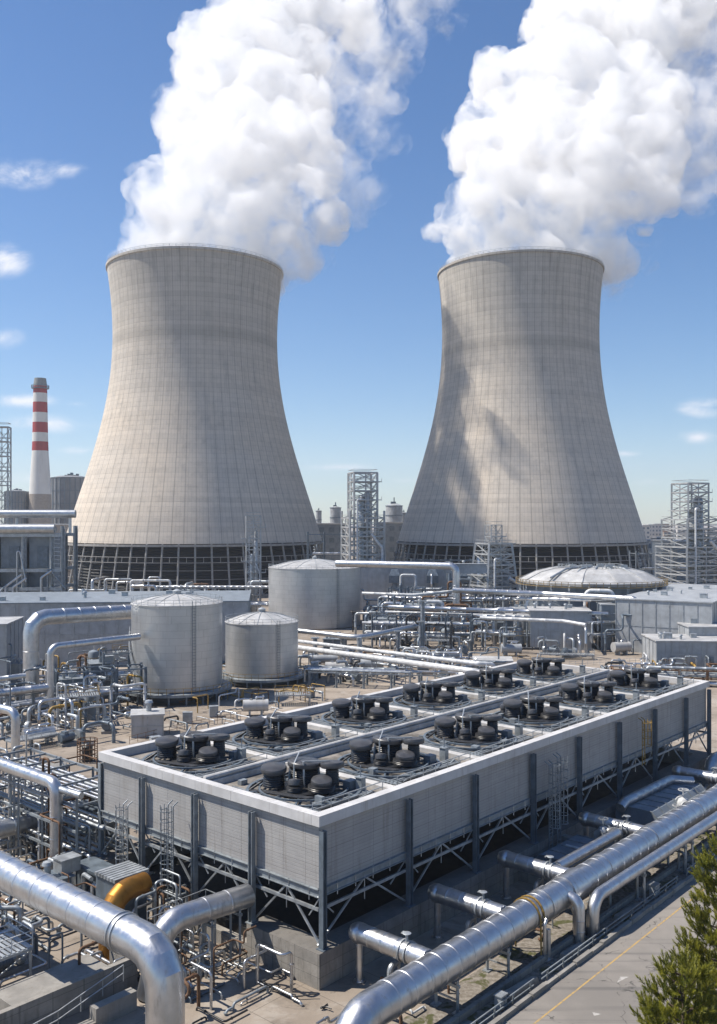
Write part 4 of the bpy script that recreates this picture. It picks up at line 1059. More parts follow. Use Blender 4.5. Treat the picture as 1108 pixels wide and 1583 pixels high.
# ------------------------------------------------------------------ lattice process towers
M['tower_steel'] = painted('pale_tower_steel', (.48, .49, .49), .5, .3, .15, .6)
def process_tower(X, Y, w0, h, levels, label, taper=.0, stages=((1, 1),), vessel=True, rot=.3, seed=0, thick=.62, mat='tower_steel'):
    """stages: (fraction of height, width factor) from the bottom up"""
    rg = random.Random(seed)
    t = thing('process_tower', label, 'lattice tower', (X, Y, 0), rot, 'lattice process towers')
    z0 = 0; 
    for si, (fr, wf) in enumerate(stages):
        z1 = h * fr; wd = w0 * wf / 2
        for sx in (-1, 1):
            for sy in (-1, 1):
                m = MB(); m.bar((sx * wd, sy * wd, z0 if si == 0 or wf > .99 else 0), (sx * wd * (1 - taper), sy * wd * (1 - taper), z1), thick); m.build('post', M[mat], t)
        z0 = z1
    def width(z):
        for fr, wf in stages:
            if z <= h * fr + .01: return w0 * wf / 2 * (1 - taper * z / (h * fr))
        return w0 / 2
    for i in range(1, levels + 1):
        z = h * i / levels; wd = width(z)
        m = MB()
        for a, b_ in (((-1,-1),(1,-1)), ((1,-1),(1,1)), ((1,1),(-1,1)), ((-1,1),(-1,-1))):
            m.bar((a[0]*wd, a[1]*wd, z), (b_[0]*wd, b_[1]*wd, z), thick * .8); m.bar((a[0]*wd, a[1]*wd, z + 1.1), (b_[0]*wd, b_[1]*wd, z + 1.1), .14)
        if rg.random() < .75: m.box(-wd, -wd, z - .1, wd, wd * rg.uniform(-.3, .9), z + .06)
        if rg.random() < .5: s_ = rg.choice((-1, 1)); m.bar((s_*wd, -wd, z), (s_*(wd + 1.6), -wd, z), .3); m.bar((s_*(wd+1.6), -wd, z), (s_*(wd+1.6), wd, z), .2); m.bar((s_*(wd+1.6), -wd, z), (s_*(wd+1.6), -wd, z+1.2), .12)
        m.bar((0, -wd, z), (0, -wd, h * (i - 1) / levels), thick * .6); m.bar((-wd, 0, z), (-wd, 0, h * (i - 1) / levels), thick * .6); m.bar((-wd, -wd, z - h / levels * .5), (wd, -wd, z - h / levels * .5), thick * .45)
        m.build('platform', M[mat], t)
        zb = h * (i - 1) / levels; wb = width(zb + .1)
        m = MB(); 
        f = rg.random()
        if f < .4: m.bar((-wb, -wb, zb), (wd, -wd, z), thick * .45); m.bar((wb, -wb, zb), (-wd, -wd, z), thick * .45)
        else: m.bar((-wb, -wb, zb), (wd, -wd, z), thick * .45) if i % 2 else m.bar((wb, -wb, zb), (-wd, -wd, z), thick * .45)
        m.bar((-wb, -wb, zb), (-wd, wd, z), thick * .45); m.bar((wb, wb, zb), (wd, -wd, z), thick * .45); m.bar((-wb, wb, zb), (wd, wd, z), thick * .45)
        m.build('bracing', M[mat], t)
    if vessel:
        for k in range(3):
            x, y = rg.uniform(-.5, .5) * w0 * .7, rg.uniform(-.4, .5) * w0 * .7; r_ = w0 * rg.uniform(.07, .14); hh = h * rg.uniform(.55, .92)
            m = MB(); m.lathe([(r_, 0), (r_, hh), (r_ * .7, hh + r_ * .6), (.05, hh + r_ * .8)], 14, (x, y, 0)); m.build('vessel', M['alu_dull'] if k else M['panel'], t, 40)
        m = MB(); m.tube([(w0 * .42, -w0 * .56, 0), (w0 * .42, -w0 * .56, h * .45), (w0 * .1, -w0 * .56, h * .55)], w0 * .04, 10); m.tube([(-w0 * .3, -w0 * .55, 0), (-w0 * .3, -w0 * .55, h * .8), (0, -w0 * .3, h * .8)], w0 * .025, 8); m.build('riser', M['white'], t, 40)
        m = MB()
        for i in range(levels):
            z = h * i / levels; s_ = 1 if i % 2 else -1; m.bar((-s_ * w0 * .3, w0 * .2 - w0 * .5, z), (s_ * w0 * .3, w0 * .2 - w0 * .5, z + h / levels), .5, .25)
        m.build('stairs', M[mat], t)
    return t
process_tower(1.5, 330, 12.5, 48.5, 15, 'tall stepped lattice tower between the two cooling towers', stages=((.72, 1), (1, .68)), seed=1, rot=.25)
process_tower(-34.2, 300, 4.6, 33, 9, 'slender lattice tower in front of the left cooling tower', stages=((1, 1),), seed=2, rot=.1, thick=.35)
process_tower(44.0, 300, 13, 24, 7, 'short splayed lattice tower before the shadowed cooling tower', taper=.35, stages=((1, 1),), seed=3, rot=.4)
m = process_tower(44.0, 300.2, 4, 30, 8, 'thin lattice mast rising out of the short splayed tower', seed=13, vessel=False, rot=.4, thick=.3)
process_tower(117, 325, 15, 44.5, 14, 'tall stepped lattice tower at the right edge with an ochre top', stages=((.5, 1.1), (.72, .9), (1, .58)), seed=4, rot=.35)
process_tower(130, 330, 12, 27, 6, 'lower lattice frame standing beside the right edge tower', stages=((1, 1),), seed=5, rot=.35)
process_tower(-101, 262, 3.2, 58, 14, 'thin lattice mast at the far left edge by the panelled frame', seed=6, vessel=False, rot=.1, thick=.3)
# panelled steel frame building at the left edge
rng0 = random.Random(31)
t = thing('boiler_frame', 'blue grey panelled steel frame building at the left edge by the chimney', 'building', (-98, 248, 0), .06)
m = MB()
m.box(.3, 4.2, .2, 14.9, 13.2, 17.6)
for x in (0, 7.6, 15): m.box(x, 2.2, 0, x + .2, 14, 27)
for i in range(2): m.box(1 + i * 7.6, 2, 18.5, 7 + i * 7.6, 13, 27.2); m.box(1 + i * 7.6, 2, 7.5, 7 + i * 7.6, 13, 12.5)
m.build('panel_block', M['panel_blue'], t)
for x in (.2, 7.7, 15.2, 18):
    for y in (0, 14): m = MB(); m.ibeam((x, y, 0), (x, y, 28 if x < 17 else 30), .9, .7); m.build('post', M['steel_light'], t)
for z in (6.5, 13, 18, 27.5):
    m = MB()
    for y in (0, 14): m.bar((0, y, z), (18, y, z), .9)
    m.bar((0, 0, z), (0, 14, z), .7); m.bar((15.2, 0, z), (15.2, 14, z), .7); m.build('beam', M['steel_light'], t)
for i in range(2):
    m = MB(); m.box(3.2 + i * 7.6, 1.7, 19, 6 + i * 7.6, 1.99, 24.5); m.build('louvre', M['steel_blue'], t)
m = MB(); m.tube([(-8, -.4, 29.2), (16, -.4, 29.2)], 1.25, 18); m.build('header_pipe', M['alu_dull'], t, 30)
m = MB(); m.tube([(-8, 6, 33.3), (20, 6, 33.3)], 1.1, 16); m.bar((18.5, 6, 28), (18.5, 6, 33), .6); m.bar((4, 6, 28), (4, 6, 33), .6); m.build('top_pipe', M['alu_dull'], t, 30)
for k in range(7):
    m = MB(); x = rng0.uniform(0, 15); m.tube([(x, -1, 0), (x, -1, rng0.uniform(10, 27)), (x + rng0.uniform(2, 6), -1, 12 + k)], rng0.uniform(.2, .4), 8); m.build('riser', M[rng0.choice(('white', 'alu_dull', 'steel'))], t, 47)
m = MB(); z = 0
while z < 29: m.bar((15.6, -.3, z), (17.6, -.3, z), .18); z += 1.1
m.build('ladder', M['steel_light'], t)

# ------------------------------------------------------------------ chimney and the far skyline
t = thing('chimney', 'tall tapering chimney with red and white bands left of the towers', 'chimney', (-276.5, 800, 0))
ys = [(790, 36.5), (764, 33.0), (697, 24.5), (683, 23.7), (669, 23.0), (653, 22.4), (638, 21.9), (622, 21.3), (608, 20.8), (597, 20.4), (585, 17.5)]
mats = ['chim_base', 'chim_white', 'chim_red', 'chim_white', 'chim_red', 'chim_white', 'chim_red', 'chim_white', 'chim_red', 'chim_top']
M['chim_base'] = painted('chimney_brick', (.40, .35, .30), .85); M['chim_white'] = painted('chimney_white', (.66, .65, .62), .8, 0, .05, .1); M['chim_red'] = painted('chimney_red', (.36, .035, .04), .75, 0, .08, .2); M['chim_top'] = painted('chimney_grey', (.27, .29, .29), .8)
for i, mt in enumerate(mats):
    (y0, w0), (y1, w1) = ys[i], ys[i + 1]
    m = MB(); za = 0 if i == 0 else Z(y0, 800); m.lathe([(w0 / 2 / F * 800, za), (w1 / 2 / F * 800, Z(y1, 800))], 48, caps=(i == 9)); m.build('band' if mt in ('chim_red', 'chim_white') else ('cap' if mt == 'chim_top' else 'base'), M[mt], t, 40)
m = MB(); zt = Z(598, 800); m.lathe([(5.6, zt - 2), (7.4, zt - 1.6), (7.4, zt - 1.1), (5.6, zt - .9)], 36, caps=False)
for k in range(24): th = math.pi * k / 12; m.bar((7.3 * math.cos(th), 7.3 * math.sin(th), zt - 1.2), (7.3 * math.cos(th), 7.3 * math.sin(th), zt + 1.2), .25)
m.ring(0, 0, zt + 1.2, 7.3, .25, 24); m.build('gallery', M['steel_blue'], t)
def gasholder(px0, px1, py, d, label):
    x0, x1 = (px0 - CX) / F * d, (px1 - CX) / F * d; r_ = (x1 - x0) / 2; h = Z(py, d)
    t = thing('gasholder', label, 'gasholder', ((x0 + x1) / 2, d, 0), 0, 'far grey gasholders')
    m = MB(); m.lathe([(r_, 0), (r_, h), (r_ * .6, h + r_ * .10), (.1, h + r_ * .14)], 24); m.build('drum', M['gas'], t, 8)
    m = MB()
    for k in range(24): th = math.pi * k / 12; m.bar((r_ * 1.01 * math.cos(th), r_ * 1.01 * math.sin(th), 0), (r_ * 1.01 * math.cos(th), r_ * 1.01 * math.sin(th), h), .6)
    for k in range(1, 7): m.ring(0, 0, h * k / 6, r_ * 1.01, .5, 24)
    m.build('guide_frame', M['steel_blue'], t)
    m = MB()
    for k in range(5): x = -r_ * .3 + k * r_ * .15; m.box(x, -2, h + r_ * .05, x + r_ * .1, 2, h + r_ * (.16 + .06 * (k % 3)))
    m.build('roof_box', M['steel_blue'], t)
M['gas'] = painted('gasholder_sheet', (.24, .25, .26), .6, .1, .12, .12)
gasholder(80, 139, 739, 850, 'larger grey drum gasholder right of the striped chimney'); gasholder(8, 43, 760, 800, 'smaller grey drum gasholder left of the striped chimney')
rng = random.Random(77)
def far_block(px0, px1, py, d, label, mat, group, name='far_building', roof='roof', floors=3, B=None):
    x0, x1 = (px0 - CX) / F * d, (px1 - CX) / F * d; h = Z(py, d)
    t = thing(name, label, 'building', ((x0 + x1) / 2, d, 0), rng.uniform(-.25, .25), group); L = x1 - x0; B = B or L * .8
    m = MB(); m.box(-L/2, 0, 0, L/2, B, h); m.build('wall', M[mat], t)
    m = MB(); m.box(-L/2 - .4, -.4, h + .01, L/2 + .4, B + .4, h + .8); m.build('roof', M[roof], t)
    m = MB(); nx = max(2, int(L / 4.5)); nz = max(1, int(h / 5))
    for i in range(nx):
        for j in range(nz): m.box(-L/2 + L * (i + .25) / nx, -.15, h * (j + .3) / nz, -L/2 + L * (i + .75) / nx, -.01, h * (j + .75) / nz)
    m.build('windows', M['steel_blue'], t)
    return t
M['town_white'] = painted('town_white', (.62, .60, .57), .8); M['town_tan'] = painted('town_tan', (.45, .36, .29), .8); M['town_red'] = painted('town_red_roof', (.33, .16, .11), .85); M['deep_blue'] = painted('deep_blue_sheet', (.045, .085, .16), .5)
TG = 'town houses on the right skyline'
px = 985; i = 0; tones = ['white', 'tan', 'pale']
while px < 1165:
    wd = rng.uniform(10, 22); y = rng.uniform(807, 826); d = rng.uniform(900, 1500); i += 1
    mt, rf = rng.choice((('town_white', 'roof'), ('town_tan', 'town_red'), ('town_white', 'town_red'), ('town_tan', 'roof')))
    far_block(px, px + wd, y, d, 'small pale or tan town house on the far right skyline', mt, TG, 'town_house', rf); px += wd * rng.uniform(.5, .85)
far_block(1014, 1034, 832, 520, 'dark blue sheet block right of the shadowed tower', 'deep_blue', None, 'sheet_block')
far_block(985, 1012, 836, 560, 'white office block squeezed beside the shadowed tower base', 'town_white', None, 'office_block')
far_block(1036, 1120, 838, 470, 'low grey works hall behind the right edge lattice tower', 'panel_blue', None, 'works_hall', B=30)
far_block(584, 642, 809, 520, 'grey works block between the cooling towers', 'panel_blue', None, 'works_hall', B=30)
far_block(489, 536, 811, 510, 'grey works block left of the stepped lattice tower', 'panel_blue', None, 'works_hall', B=30)
far_block(-30, 100, 812, 620, 'broad tan works hall below the striped chimney', 'chim_base', None, 'works_hall', B=40)
far_block(96, 118, 838, 470, 'tan gatehouse at the foot of the left cooling tower', 'chim_base', None, 'gatehouse', B=12)
def silo(px0, px1, py, d, label):
    x0, x1 = (px0 - CX) / F * d, (px1 - CX) / F * d; r_ = (x1 - x0) / 2; h = Z(py, d)
    t = thing('silo', label, 'silo', ((x0 + x1) / 2, d, 0), 0, 'far silos between the cooling towers')
    m = MB(); m.lathe([(r_, 0), (r_, h), (r_ * .5, h + r_ * .25), (r_ * .1, h + r_ * .3)], 20); m.build('drum', M['panel'], t, 30)
    m = MB()
    for k in range(1, 5): m.ring(0, 0, h * (.4 + .15 * k), r_ * 1.02, .4, 20)
    m.bar((0, 0, h), (0, 0, h + r_), .5); m.box(-r_ * .4, -r_ * .4, h + r_ * .1, r_ * .2, r_ * .3, h + r_ * .5); m.build('bands', M['steel_blue'], t)
silo(510, 527, 785, 560, 'narrow silo with a flat cap, left of the stepped lattice tower'); silo(488, 497, 790, 590, 'thinnest silo hard against the left cooling tower'); silo(596, 622, 782, 600, 'wide silo with a roof box, right of the stepped lattice tower'); silo(619, 629, 793, 610, 'slim silo hugging the right side of the wide one')
# ------------------------------------------------------------------ pipe racks, runs and yard clutter
RNG = random.Random(2024)
def rack(p, ax, L, wd, h, levels, label, mat='steel', pipes=5, ph='rack', rr=(.12, .3), bay=5.5, rail=False, over=0.0):
    """steel pipe rack: p near corner, ax direction along, width to its left"""
    rot = math.atan2(ax.y, ax.x); t = thing('pipe_rack', label, 'pipe rack', p, rot, 'steel pipe racks')
    n = max(1, int(round(L / bay)))
    for i in range(n + 1):
        for y in (0, wd):
            m = MB(); m.ibeam((L * i / n, y, 0), (L * i / n, y, h), .28, .24); m.box(L*i/n - .25, y - .25, 0, L*i/n + .25, y + .25, .06); m.build('post', M[mat], t)
    for z in levels:
        m = MB()
        for y in (0, wd): m.bar((0, y, z), (L, y, z), .16, .22)
        for i in range(2 * n + 1): m.bar((L * i / n / 2, 0, z + .02), (L * i / n / 2, wd, z + .02), .14, .18)
        m.build('beam', M[mat], t)
    m = MB()
    for i in range(n):
        y = 0 if i % 2 else wd
        m.bar((L * i / n, y, levels[0]), (L * (i + 1) / n, y, h - .2), .09)
        m.bar((L * i / n, 0, 0.1), (L * i / n, wd, levels[0]), .08)
    m.build('brace', M[mat], t)
    perp = Vector((-ax.y, ax.x, 0)); k = 0
    for z in levels:
        y = .35
        while y < wd - .3 and k < pipes * len(levels):
            r_ = RNG.uniform(*rr); mt = RNG.choice(('alu', 'alu', 'white', 'alu_dull', 'steel_light', 'steel')); k += 1
            a0 = -RNG.uniform(0, over) if over else RNG.uniform(0, .15) * L; a1 = L + over * RNG.random() if RNG.random() < .6 else L * RNG.uniform(.55, .95)
            q = Vector(p) + perp * (y + r_) + Vector((0, 0, z + .12 + r_)); path = [q + ax * a0, q + ax * a1]
            f = RNG.random()
            if f < .35: path.append(path[-1] - Vector((0, 0, (z + r_) * RNG.uniform(.35, .98))))
            elif f < .5: path.append(path[-1] + Vector((0, 0, RNG.uniform(.6, 1.6)))); path.append(path[-1] + perp * RNG.uniform(-2, 2))
            if RNG.random() < .3: path.insert(0, path[0] - Vector((0, 0, (z + r_) * RNG.uniform(.35, .98))))
            pipe(path, r_, mt, '%s pipe counted from below on the %s' % (ORD[k - 1] if k <= 12 else 'uppermost', ph), 'pipes lying on the racks', seg=10, seam=max(1.4, r_ * 7), nb=5)
            y += r_ * 2 + RNG.uniform(.18, .5)
    return t
FIN = {'alu': 'silver', 'white': 'white', 'alu_dull': 'dull grey', 'steel_light': 'pale grey', 'rust': 'rusty brown', 'steel_blue': 'blue grey', 'ochre': 'ochre', 'steel': 'mid grey', 'black': 'black'}
def tangle(n, zone, place, hs, Ls, rs, mats, axes=(U, V), name='pipe'):
    for i in range(n):
        p = place(); ax = RNG.choice(axes) * RNG.choice((-1, 1)); bx = RNG.choice([a for a in axes if abs(a.dot(ax)) < .5]) * RNG.choice((-1, 1))
        h = RNG.uniform(*hs); r_ = RNG.uniform(*rs); mt = RNG.choice(mats)
        q = Vector((p.x, p.y, 0)); path = [q + Vector((0, 0, -.02))]
        path.append(q + Vector((0, 0, h))); path.append(path[-1] + ax * RNG.uniform(*Ls))
        f = RNG.random()
        if f < .45: path.append(path[-1] + bx * RNG.uniform(*Ls) * .7)
        if RNG.random() < .5: path.append(path[-1] + Vector((0, 0, RNG.choice((-1, 1)) * RNG.uniform(.25, .5) * h))); path.append(path[-1] + ax * RNG.uniform(*Ls) * .5)
        if RNG.random() < .8: path.append(Vector((path[-1].x, path[-1].y, -.02)))
        m = MB(); m.tube(path, r_, 8, min(r_ * 3, .8), max(1.2, r_ * 8), 5)
        for k in (1, len(path) - 2):
            c = path[k].lerp(path[k + 1] if k + 1 < len(path) else path[k - 1], .3); d_ = (path[min(k + 1, len(path) - 1)] - path[k])
            if d_.length > .1: d_.normalize(); m.tube([c, c + d_ * r_ * .7], r_ * 1.5, 8)
        size = 'thin' if r_ < (rs[0] + rs[1]) / 2 else 'thicker'
        tag(m.build(name, M[mt], None, 47), '%s %s pipe in the tangle %s' % (size, FIN[mt], zone), 'pipe', 'tangle of %s %s pipes %s' % (size, FIN[mt], zone))
def zone(x0, y0, x1, y1): return lambda: at(RNG.uniform(x0, x1), RNG.uniform(y0, y1))
def gridzone(a0, a1, b0, b1): return lambda: W(RNG.uniform(a0, a1), RNG.uniform(b0, b1))

def vessel(p, L, r_, label, group, mat='panel', rot=PHI, z=None):
    t = thing('drum_vessel', label, 'vessel', p, rot, group); z = z or r_ + .7
    m = MB(); m.tube([(-L/2 - r_ * .45, 0, z), (-L/2 - r_ * .3, 0, z), (-L/2, 0, z), (L/2, 0, z), (L/2 + r_ * .3, 0, z), (L/2 + r_ * .45, 0, z)], r_, 20, rf=None)
    sh = m.build('shell', M[mat], t, 40)
    m = MB()
    for x in (-L * .3, L * .3): m = MB(); m.box(x - .15, -r_ * .8, 0, x + .15, r_ * .8, z - r_ * .55); m.build('saddle', M['steel'], t)
    m = MB(); m.tube([(0, 0, z), (0, 0, z + r_ + .35), (L * .4, 0, z + r_ + .35), (L * .4, r_ * 1.6, z + r_ + .35), (L * .4, r_ * 1.6, 0)], r_ * .16, 8); m.lathe([(r_ * .3, 0), (r_ * .3, r_ * 1.15)], 12, (-L * .25, 0, z)); m.build('nozzle', M['alu'], t, 40)
def upright(p, h, r_, label, group, mat='panel', rot=PHI):
    t = thing('upright_vessel', label, 'vessel', p, rot, group)
    m = MB(); m.lathe([(r_ * .8, .0), (r_ * .8, .9), (r_, 1.0), (r_, h * .5), (r_ * 1.03, h * .5 + .04), (r_ * 1.03, h * .5 + .14), (r_, h * .5 + .18), (r_, h), (r_ * .8, h + r_ * .35), (r_ * .3, h + r_ * .55), (.03, h + r_ * .58)], 20); m.build('shell', M[mat], t, 30)
    m = MB(); m.tube([(r_ * .1, 0, h + r_ * .5), (r_ * .1, 0, h + r_ + .6), (r_ * 1.5, 0, h + r_ + .6), (r_ * 1.5, 0, 0)], r_ * .15, 8); m.build('down_pipe', M['alu'], t, 40)
    m = MB(); m.ring(0, 0, h * .72, r_ + .45, .1, 20); m.ring(0, 0, h * .72 + 1.0, r_ + .5, .06, 20)
    for k in range(10): th = k * math.pi / 5; m.bar(((r_ + .5) * math.cos(th), (r_ + .5) * math.sin(th), h * .72), ((r_ + .5) * math.cos(th), (r_ + .5) * math.sin(th), h * .72 + 1), .05)
    m.build('ring_walk', M['ochre'], t)
def cabinet(p, w_, d_, h, label, group, mat='panel', rot=PHI):
    t = thing('cabinet', label, 'cabinet', p, rot, group)
    m = MB(); m.box(-w_/2, -d_/2, .12, w_/2, d_/2, h); m.box(-w_/2 + .08, -d_/2 + .08, 0, w_/2 - .08, d_/2 - .08, .12); m.build('casing', M[mat], t)
    m = MB(); m.box(-w_/2 - .06, -d_/2 - .06, h + .003, w_/2 + .06, d_/2 + .06, h + .07); m.build('lid', M['steel_light'], t)
    m = MB(); m.box(-w_/2 + .08, -d_/2 - .04, .25, -.03, -d_/2 - .003, h - .1); m.box(.03, -d_/2 - .04, .25, w_/2 - .08, -d_/2 - .003, h - .1); m.build('doors', M['steel_light'], t)
def pump(p, label, group, s_=1.0, rot=PHI, mat='steel_blue'):
    t = thing('pump', label, 'pump', p, rot, group)
    m = MB(); m.box(-1.1, -.4, 0, 1.1, .4, .22); m.build('base_frame', M['concrete'], t)
    m = MB(); m.tube([(-1.0, 0, .62), (.15, 0, .62)], .34, 16)
    for k in range(6): m.tube([(-.92 + k * .17, 0, .62), (-.88 + k * .17, 0, .62)], .38, 16)
    m.box(-.75, -.25, .9, -.4, .25, 1.12); m.build('motor', M[mat], t, 40)
    m = MB(); m.tube([(.15, 0, .62), (.45, 0, .62)], .1, 8); m.lathe([(.05, -.16), (.42, -.16), (.46, 0), (.42, .16), (.05, .16)], 18, (.7, 0, .62), M=Matrix.Rotation(math.pi / 2, 3, 'Y')); m.tube([(.7, .2, .9), (.7, .2, 2.0), (.7, 1.4, 2.0)], .14, 10); m.build('volute', M['steel_light'], t, 40)
    t.scale = (s_,) * 3
def platform(p, L, B, z, label, rot=PHI, mat='steel_light', railmat='steel_light', legs=True, group='railed platforms'):
    t = thing('platform', label, 'platform', p, rot, group)
    m = MB(); n = int(L / .35)
    for i in range(n): m.box(L * i / n, 0, z - .05, L * i / n + .22, B, z)
    for y in (0, B): m.bar((0, y, z - .14), (L, y, z - .14), .12, .18)
    for x in (0, L): m.bar((x, 0, z - .14), (x, B, z - .14), .12, .18)
    m.build('deck', M[mat], t)
    m = MB(); k = max(2, int(L / 1.4))
    for i in range(k + 1):
        for y in (0, B): m.bar((L * i / k, y, z), (L * i / k, y, z + 1.05), .05)
    for zz in (.55, 1.05):
        for y in (0, B): m.bar((0, y, z + zz), (L, y, z + zz), .05)
        m.bar((L, 0, z + zz), (L, B, z + zz), .05)
    m.build('railing', M[railmat], t)
    if legs:
        for x in (.1, L - .1):
            for y in (.1, B - .1): m = MB(); m.bar((x, y, 0), (x, y, z - .2), .16); m.build('leg', M[mat], t)
        m = MB(); m.bar((.1, .1, .2), (L - .1, .1, z - .3), .07); m.bar((L - .1, B - .1, .2), (.1, B - .1, z - .3), .07); m.build('brace', M[mat], t)

SIL = ('alu', 'alu_dull', 'white', 'steel_light', 'steel_blue', 'steel_blue', 'rust', 'steel')
# ---- rack at the lit corner (left edge)
rack(W(3.6, 27.3), V, 17, 5.2, 8.2, (2.4, 4.6, 6.8, 8.0), 'steel pipe rack standing at the lit far corner of the cooling unit', pipes=5, ph='rack at the lit far corner', rr=(.09, .2), over=2)
pipe([W(-2.2, 29.6, -.1), W(-2.2, 29.6, 8.5), W(-2.2, 62, 8.5)], .55, 'alu', 'silver pipe with a round elbow dropping beside the rack at the lit corner', bend=.9, seam=1.9, seg=28, nb=8)
pipe([W(-2.0, 29.4, 8.0), W(-1.6, 26.6, 7.9)], .3, 'alu_dull', 'short dull pipe stub between the round elbow and the lit wall', seam=1.2)
pipe([W(-15, 37, 3.2), W(.5, 37, 3.2), W(1.2, 37, .2)], .82, 'alu_dull', 'dull grey pipe end coming in low from the left edge through the rack', bend=.9, seam=2.2, seg=24)
for i, b_ in enumerate((36.5, 47)): support(W(-2.2, b_, 0), 7.95, '%s tall stand under the silver pipe at the lit corner' % ORD[i], 'stands at the lit corner', .4, 'steel')
tangle(51, 'inside the rack at the lit corner', gridzone(-3, 5, 27, 46), (1.2, 7.4), (1.0, 4.5), (.05, .13), ('alu', 'white', 'steel_light', 'rust', 'steel'))
cabinet(W(1.5, 34.5), 2.2, 1.8, 3.9, 'tall pale cabinet inside the rack at the lit corner', 'cabinets in the yard')
cabinet(W(-.5, 41.5), 2.0, 1.6, 2.4, 'low pale cabinet farther into the rack at the lit corner', 'cabinets in the yard')
for i, (a, b_) in enumerate(((-4.5, 26.5), (-5.5, 31), (-6, 35.5), (-2.5, 23.5))): pump(W(a, b_), '%s pump set from the lit wall, below the corner rack' % ORD[i], 'pump sets below the corner rack', 1.3, PHI + i)
tangle(30, 'on the ground below the corner rack', gridzone(-11, -2, 20, 42), (.5, 2.6), (1.0, 4), (.07, .16), SIL)
# dark block and frames at the short wall
shed(W(-2.6, 22.6), 1.6, 3.2, 2.4, PHI, 'dark low bin against the lit short wall by the corner leg', mat='steel_blue', name='bin', doors=0, vents=0, cat='bin', roofm='steel_blue')
platform(W(-6.4, 9.2), 5.2, 1.3, 3.0, 'narrow catwalk between the ochre pipe and the lit short wall')
tangle(24, 'in front of the lit short wall', gridzone(-6, -1.2, 8.5, 18), (.8, 4.6), (.8, 3), (.05, .12), ('alu', 'steel_light', 'steel', 'rust'))
tangle(12, 'under the pipe leaving the lit short wall', gridzone(-8.5, -1.5, 2.5, 8), (.5, 3), (.8, 2.6), (.05, .12), ('alu', 'steel_light', 'rust'))
# ---- lower left corner: retaining wall, slab, walkways
m = MB(); m.box(-26, 9.1, 0, -8.2, 9.5, 2.0); m.box(-8.6, 9.504, 0, -8.2, 11.8, 2.0); o = m.build('retaining_wall', M['block'], loc=C0, rot=PHI); tag(o, 'panelled concrete retaining wall below the huge lower left pipe', 'wall')
m = MB(); m.box(-16.5, 9.52, 0, -9.6, 13.0, 1.45); tag(m.build('slab', M['concrete'], loc=C0, rot=PHI), 'tan concrete slab behind the retaining wall in the lower left', 'slab')
platform(W(-19, 14.2), 6, 3.2, 2.8, 'pale railed platform at the bottom of the left edge', railmat='white', mat='steel_light')
platform(W(-26, 11), 6.5, 3, 3.4, 'railed platform with ochre pipework in the lower left corner', railmat='white')
platform(W(-18.5, 22), 7, 2.6, 2.2, 'railed platform under the lower left pipe near the left edge', railmat='white')
def railing(pts, label, mat='steel_light', h=1.05, step=1.4):
    m = MB()
    for p, q in zip(pts, pts[1:]):
        p, q = Vector(p), Vector(q); n = max(1, int((q - p).length / step))
        for i in range(n + 1): c = p.lerp(q, i / n); m.bar(c, c + Vector((0, 0, h)), .05)
        for z in (h * .5, h): m.bar(p + Vector((0, 0, z)), q + Vector((0, 0, z)), .05)
    tag(m.build('handrail', M[mat]), label, 'handrail', 'handrails about the yard')
railing([W(-22, 7.4, 0), W(-15, 7.6, .5), W(-10.2, 7.8, 1.5)], 'grey handrail rising in front of the retaining wall')
m = MB(); m.box(-22, 6.6, 0, -10, 7.3, .4); m.box(-13, 6.6, .404, -10, 7.3, 1.2); tag(m.build('step_block', M['concrete'], loc=C0, rot=PHI), 'stepped concrete block beside the retaining wall handrail', 'steps')
pipe([W(-24, 12.4, 4.1), W(-18.6, 12.4, 4.1), W(-18.6, 12.4, .2)], .28, 'ochre', 'ochre pipe on the railed platform in the lower left corner', seam=1.2)
tangle(21, 'in the lower left corner', gridzone(-24, -10, 10, 24), (.4, 2.8), (1, 4), (.05, .13), SIL)
for i, (a, b_) in enumerate(((-13, 17.5), (-10.5, 20.5), (-16, 26), (-12, 29))): pump(W(a, b_), '%s pump set from the bottom, under the lower left pipe' % ORD[i], 'pump sets under the lower left pipe', 1.25, PHI + .8 * i)
# bits along the basin foot
rg = random.Random(4)
for i, (a, b_) in enumerate(((-1.5, -2.2), (-2.6, .9), (-1.2, 2.6))):
    m = MB(); p = Vector((0, 0, .06)); pts = [p]
    for k in range(7): p = p + Vector((rg.uniform(-.5, .6), rg.uniform(-.5, .5), rg.uniform(-.03, .08))); p.z = max(.05, p.z); pts.append(p)
    m.tube(pts, .05, 6, .2); tag(m.build('hose', M['black'], None, 60, loc=W(a, b_)), '%s black hose lying at the nearest basin corner' % ORD[i], 'hose', 'hoses at the basin corner')
# ---- yard under the thick left pipe
ZA = 'under the thick left pipe'
rack(at(88, 1108), Vector((.93, .37, 0)).normalized(), 14, 5, 7.2, (3.0, 6.9), 'steel pipe rack with pale deck under the thick left pipe', 'steel_blue', 3, 'rack under the thick left pipe', (.15, .32))
rack(at(160, 1085), Vector((.93, .37, 0)).normalized(), 10, 5, 8.5, (4, 8.2), 'second steel pipe rack, between the thick left pipe and tall tank', 'steel', 3, 'second rack by the tall tank', (.15, .3))
rack(at(2, 1120), U, 16, 4, 4.2, (2, 4), 'low steel pipe rack at the left edge below the level pipe', 'steel', 3, 'low rack at the left edge', (.14, .3))
tangle(51, ZA, zone(0, 1050, 205, 1135), (.8, 7.0), (1.5, 6), (.10, .26), SIL + ("ochre",))
platform(at(90, 1125), 6, 3, 4.6, 'ochre railed deck under the thick left pipe', rot=.35, railmat='ochre')
platform(at(176, 1072), 7, 2.5, 7.5, 'high ochre railed deck left of the tall tank', rot=.35, railmat='ochre')
platform(at(20, 1165), 7, 2, 1.6, 'low white railed walkway left of the white kiosk', rot=PHI, railmat='white')
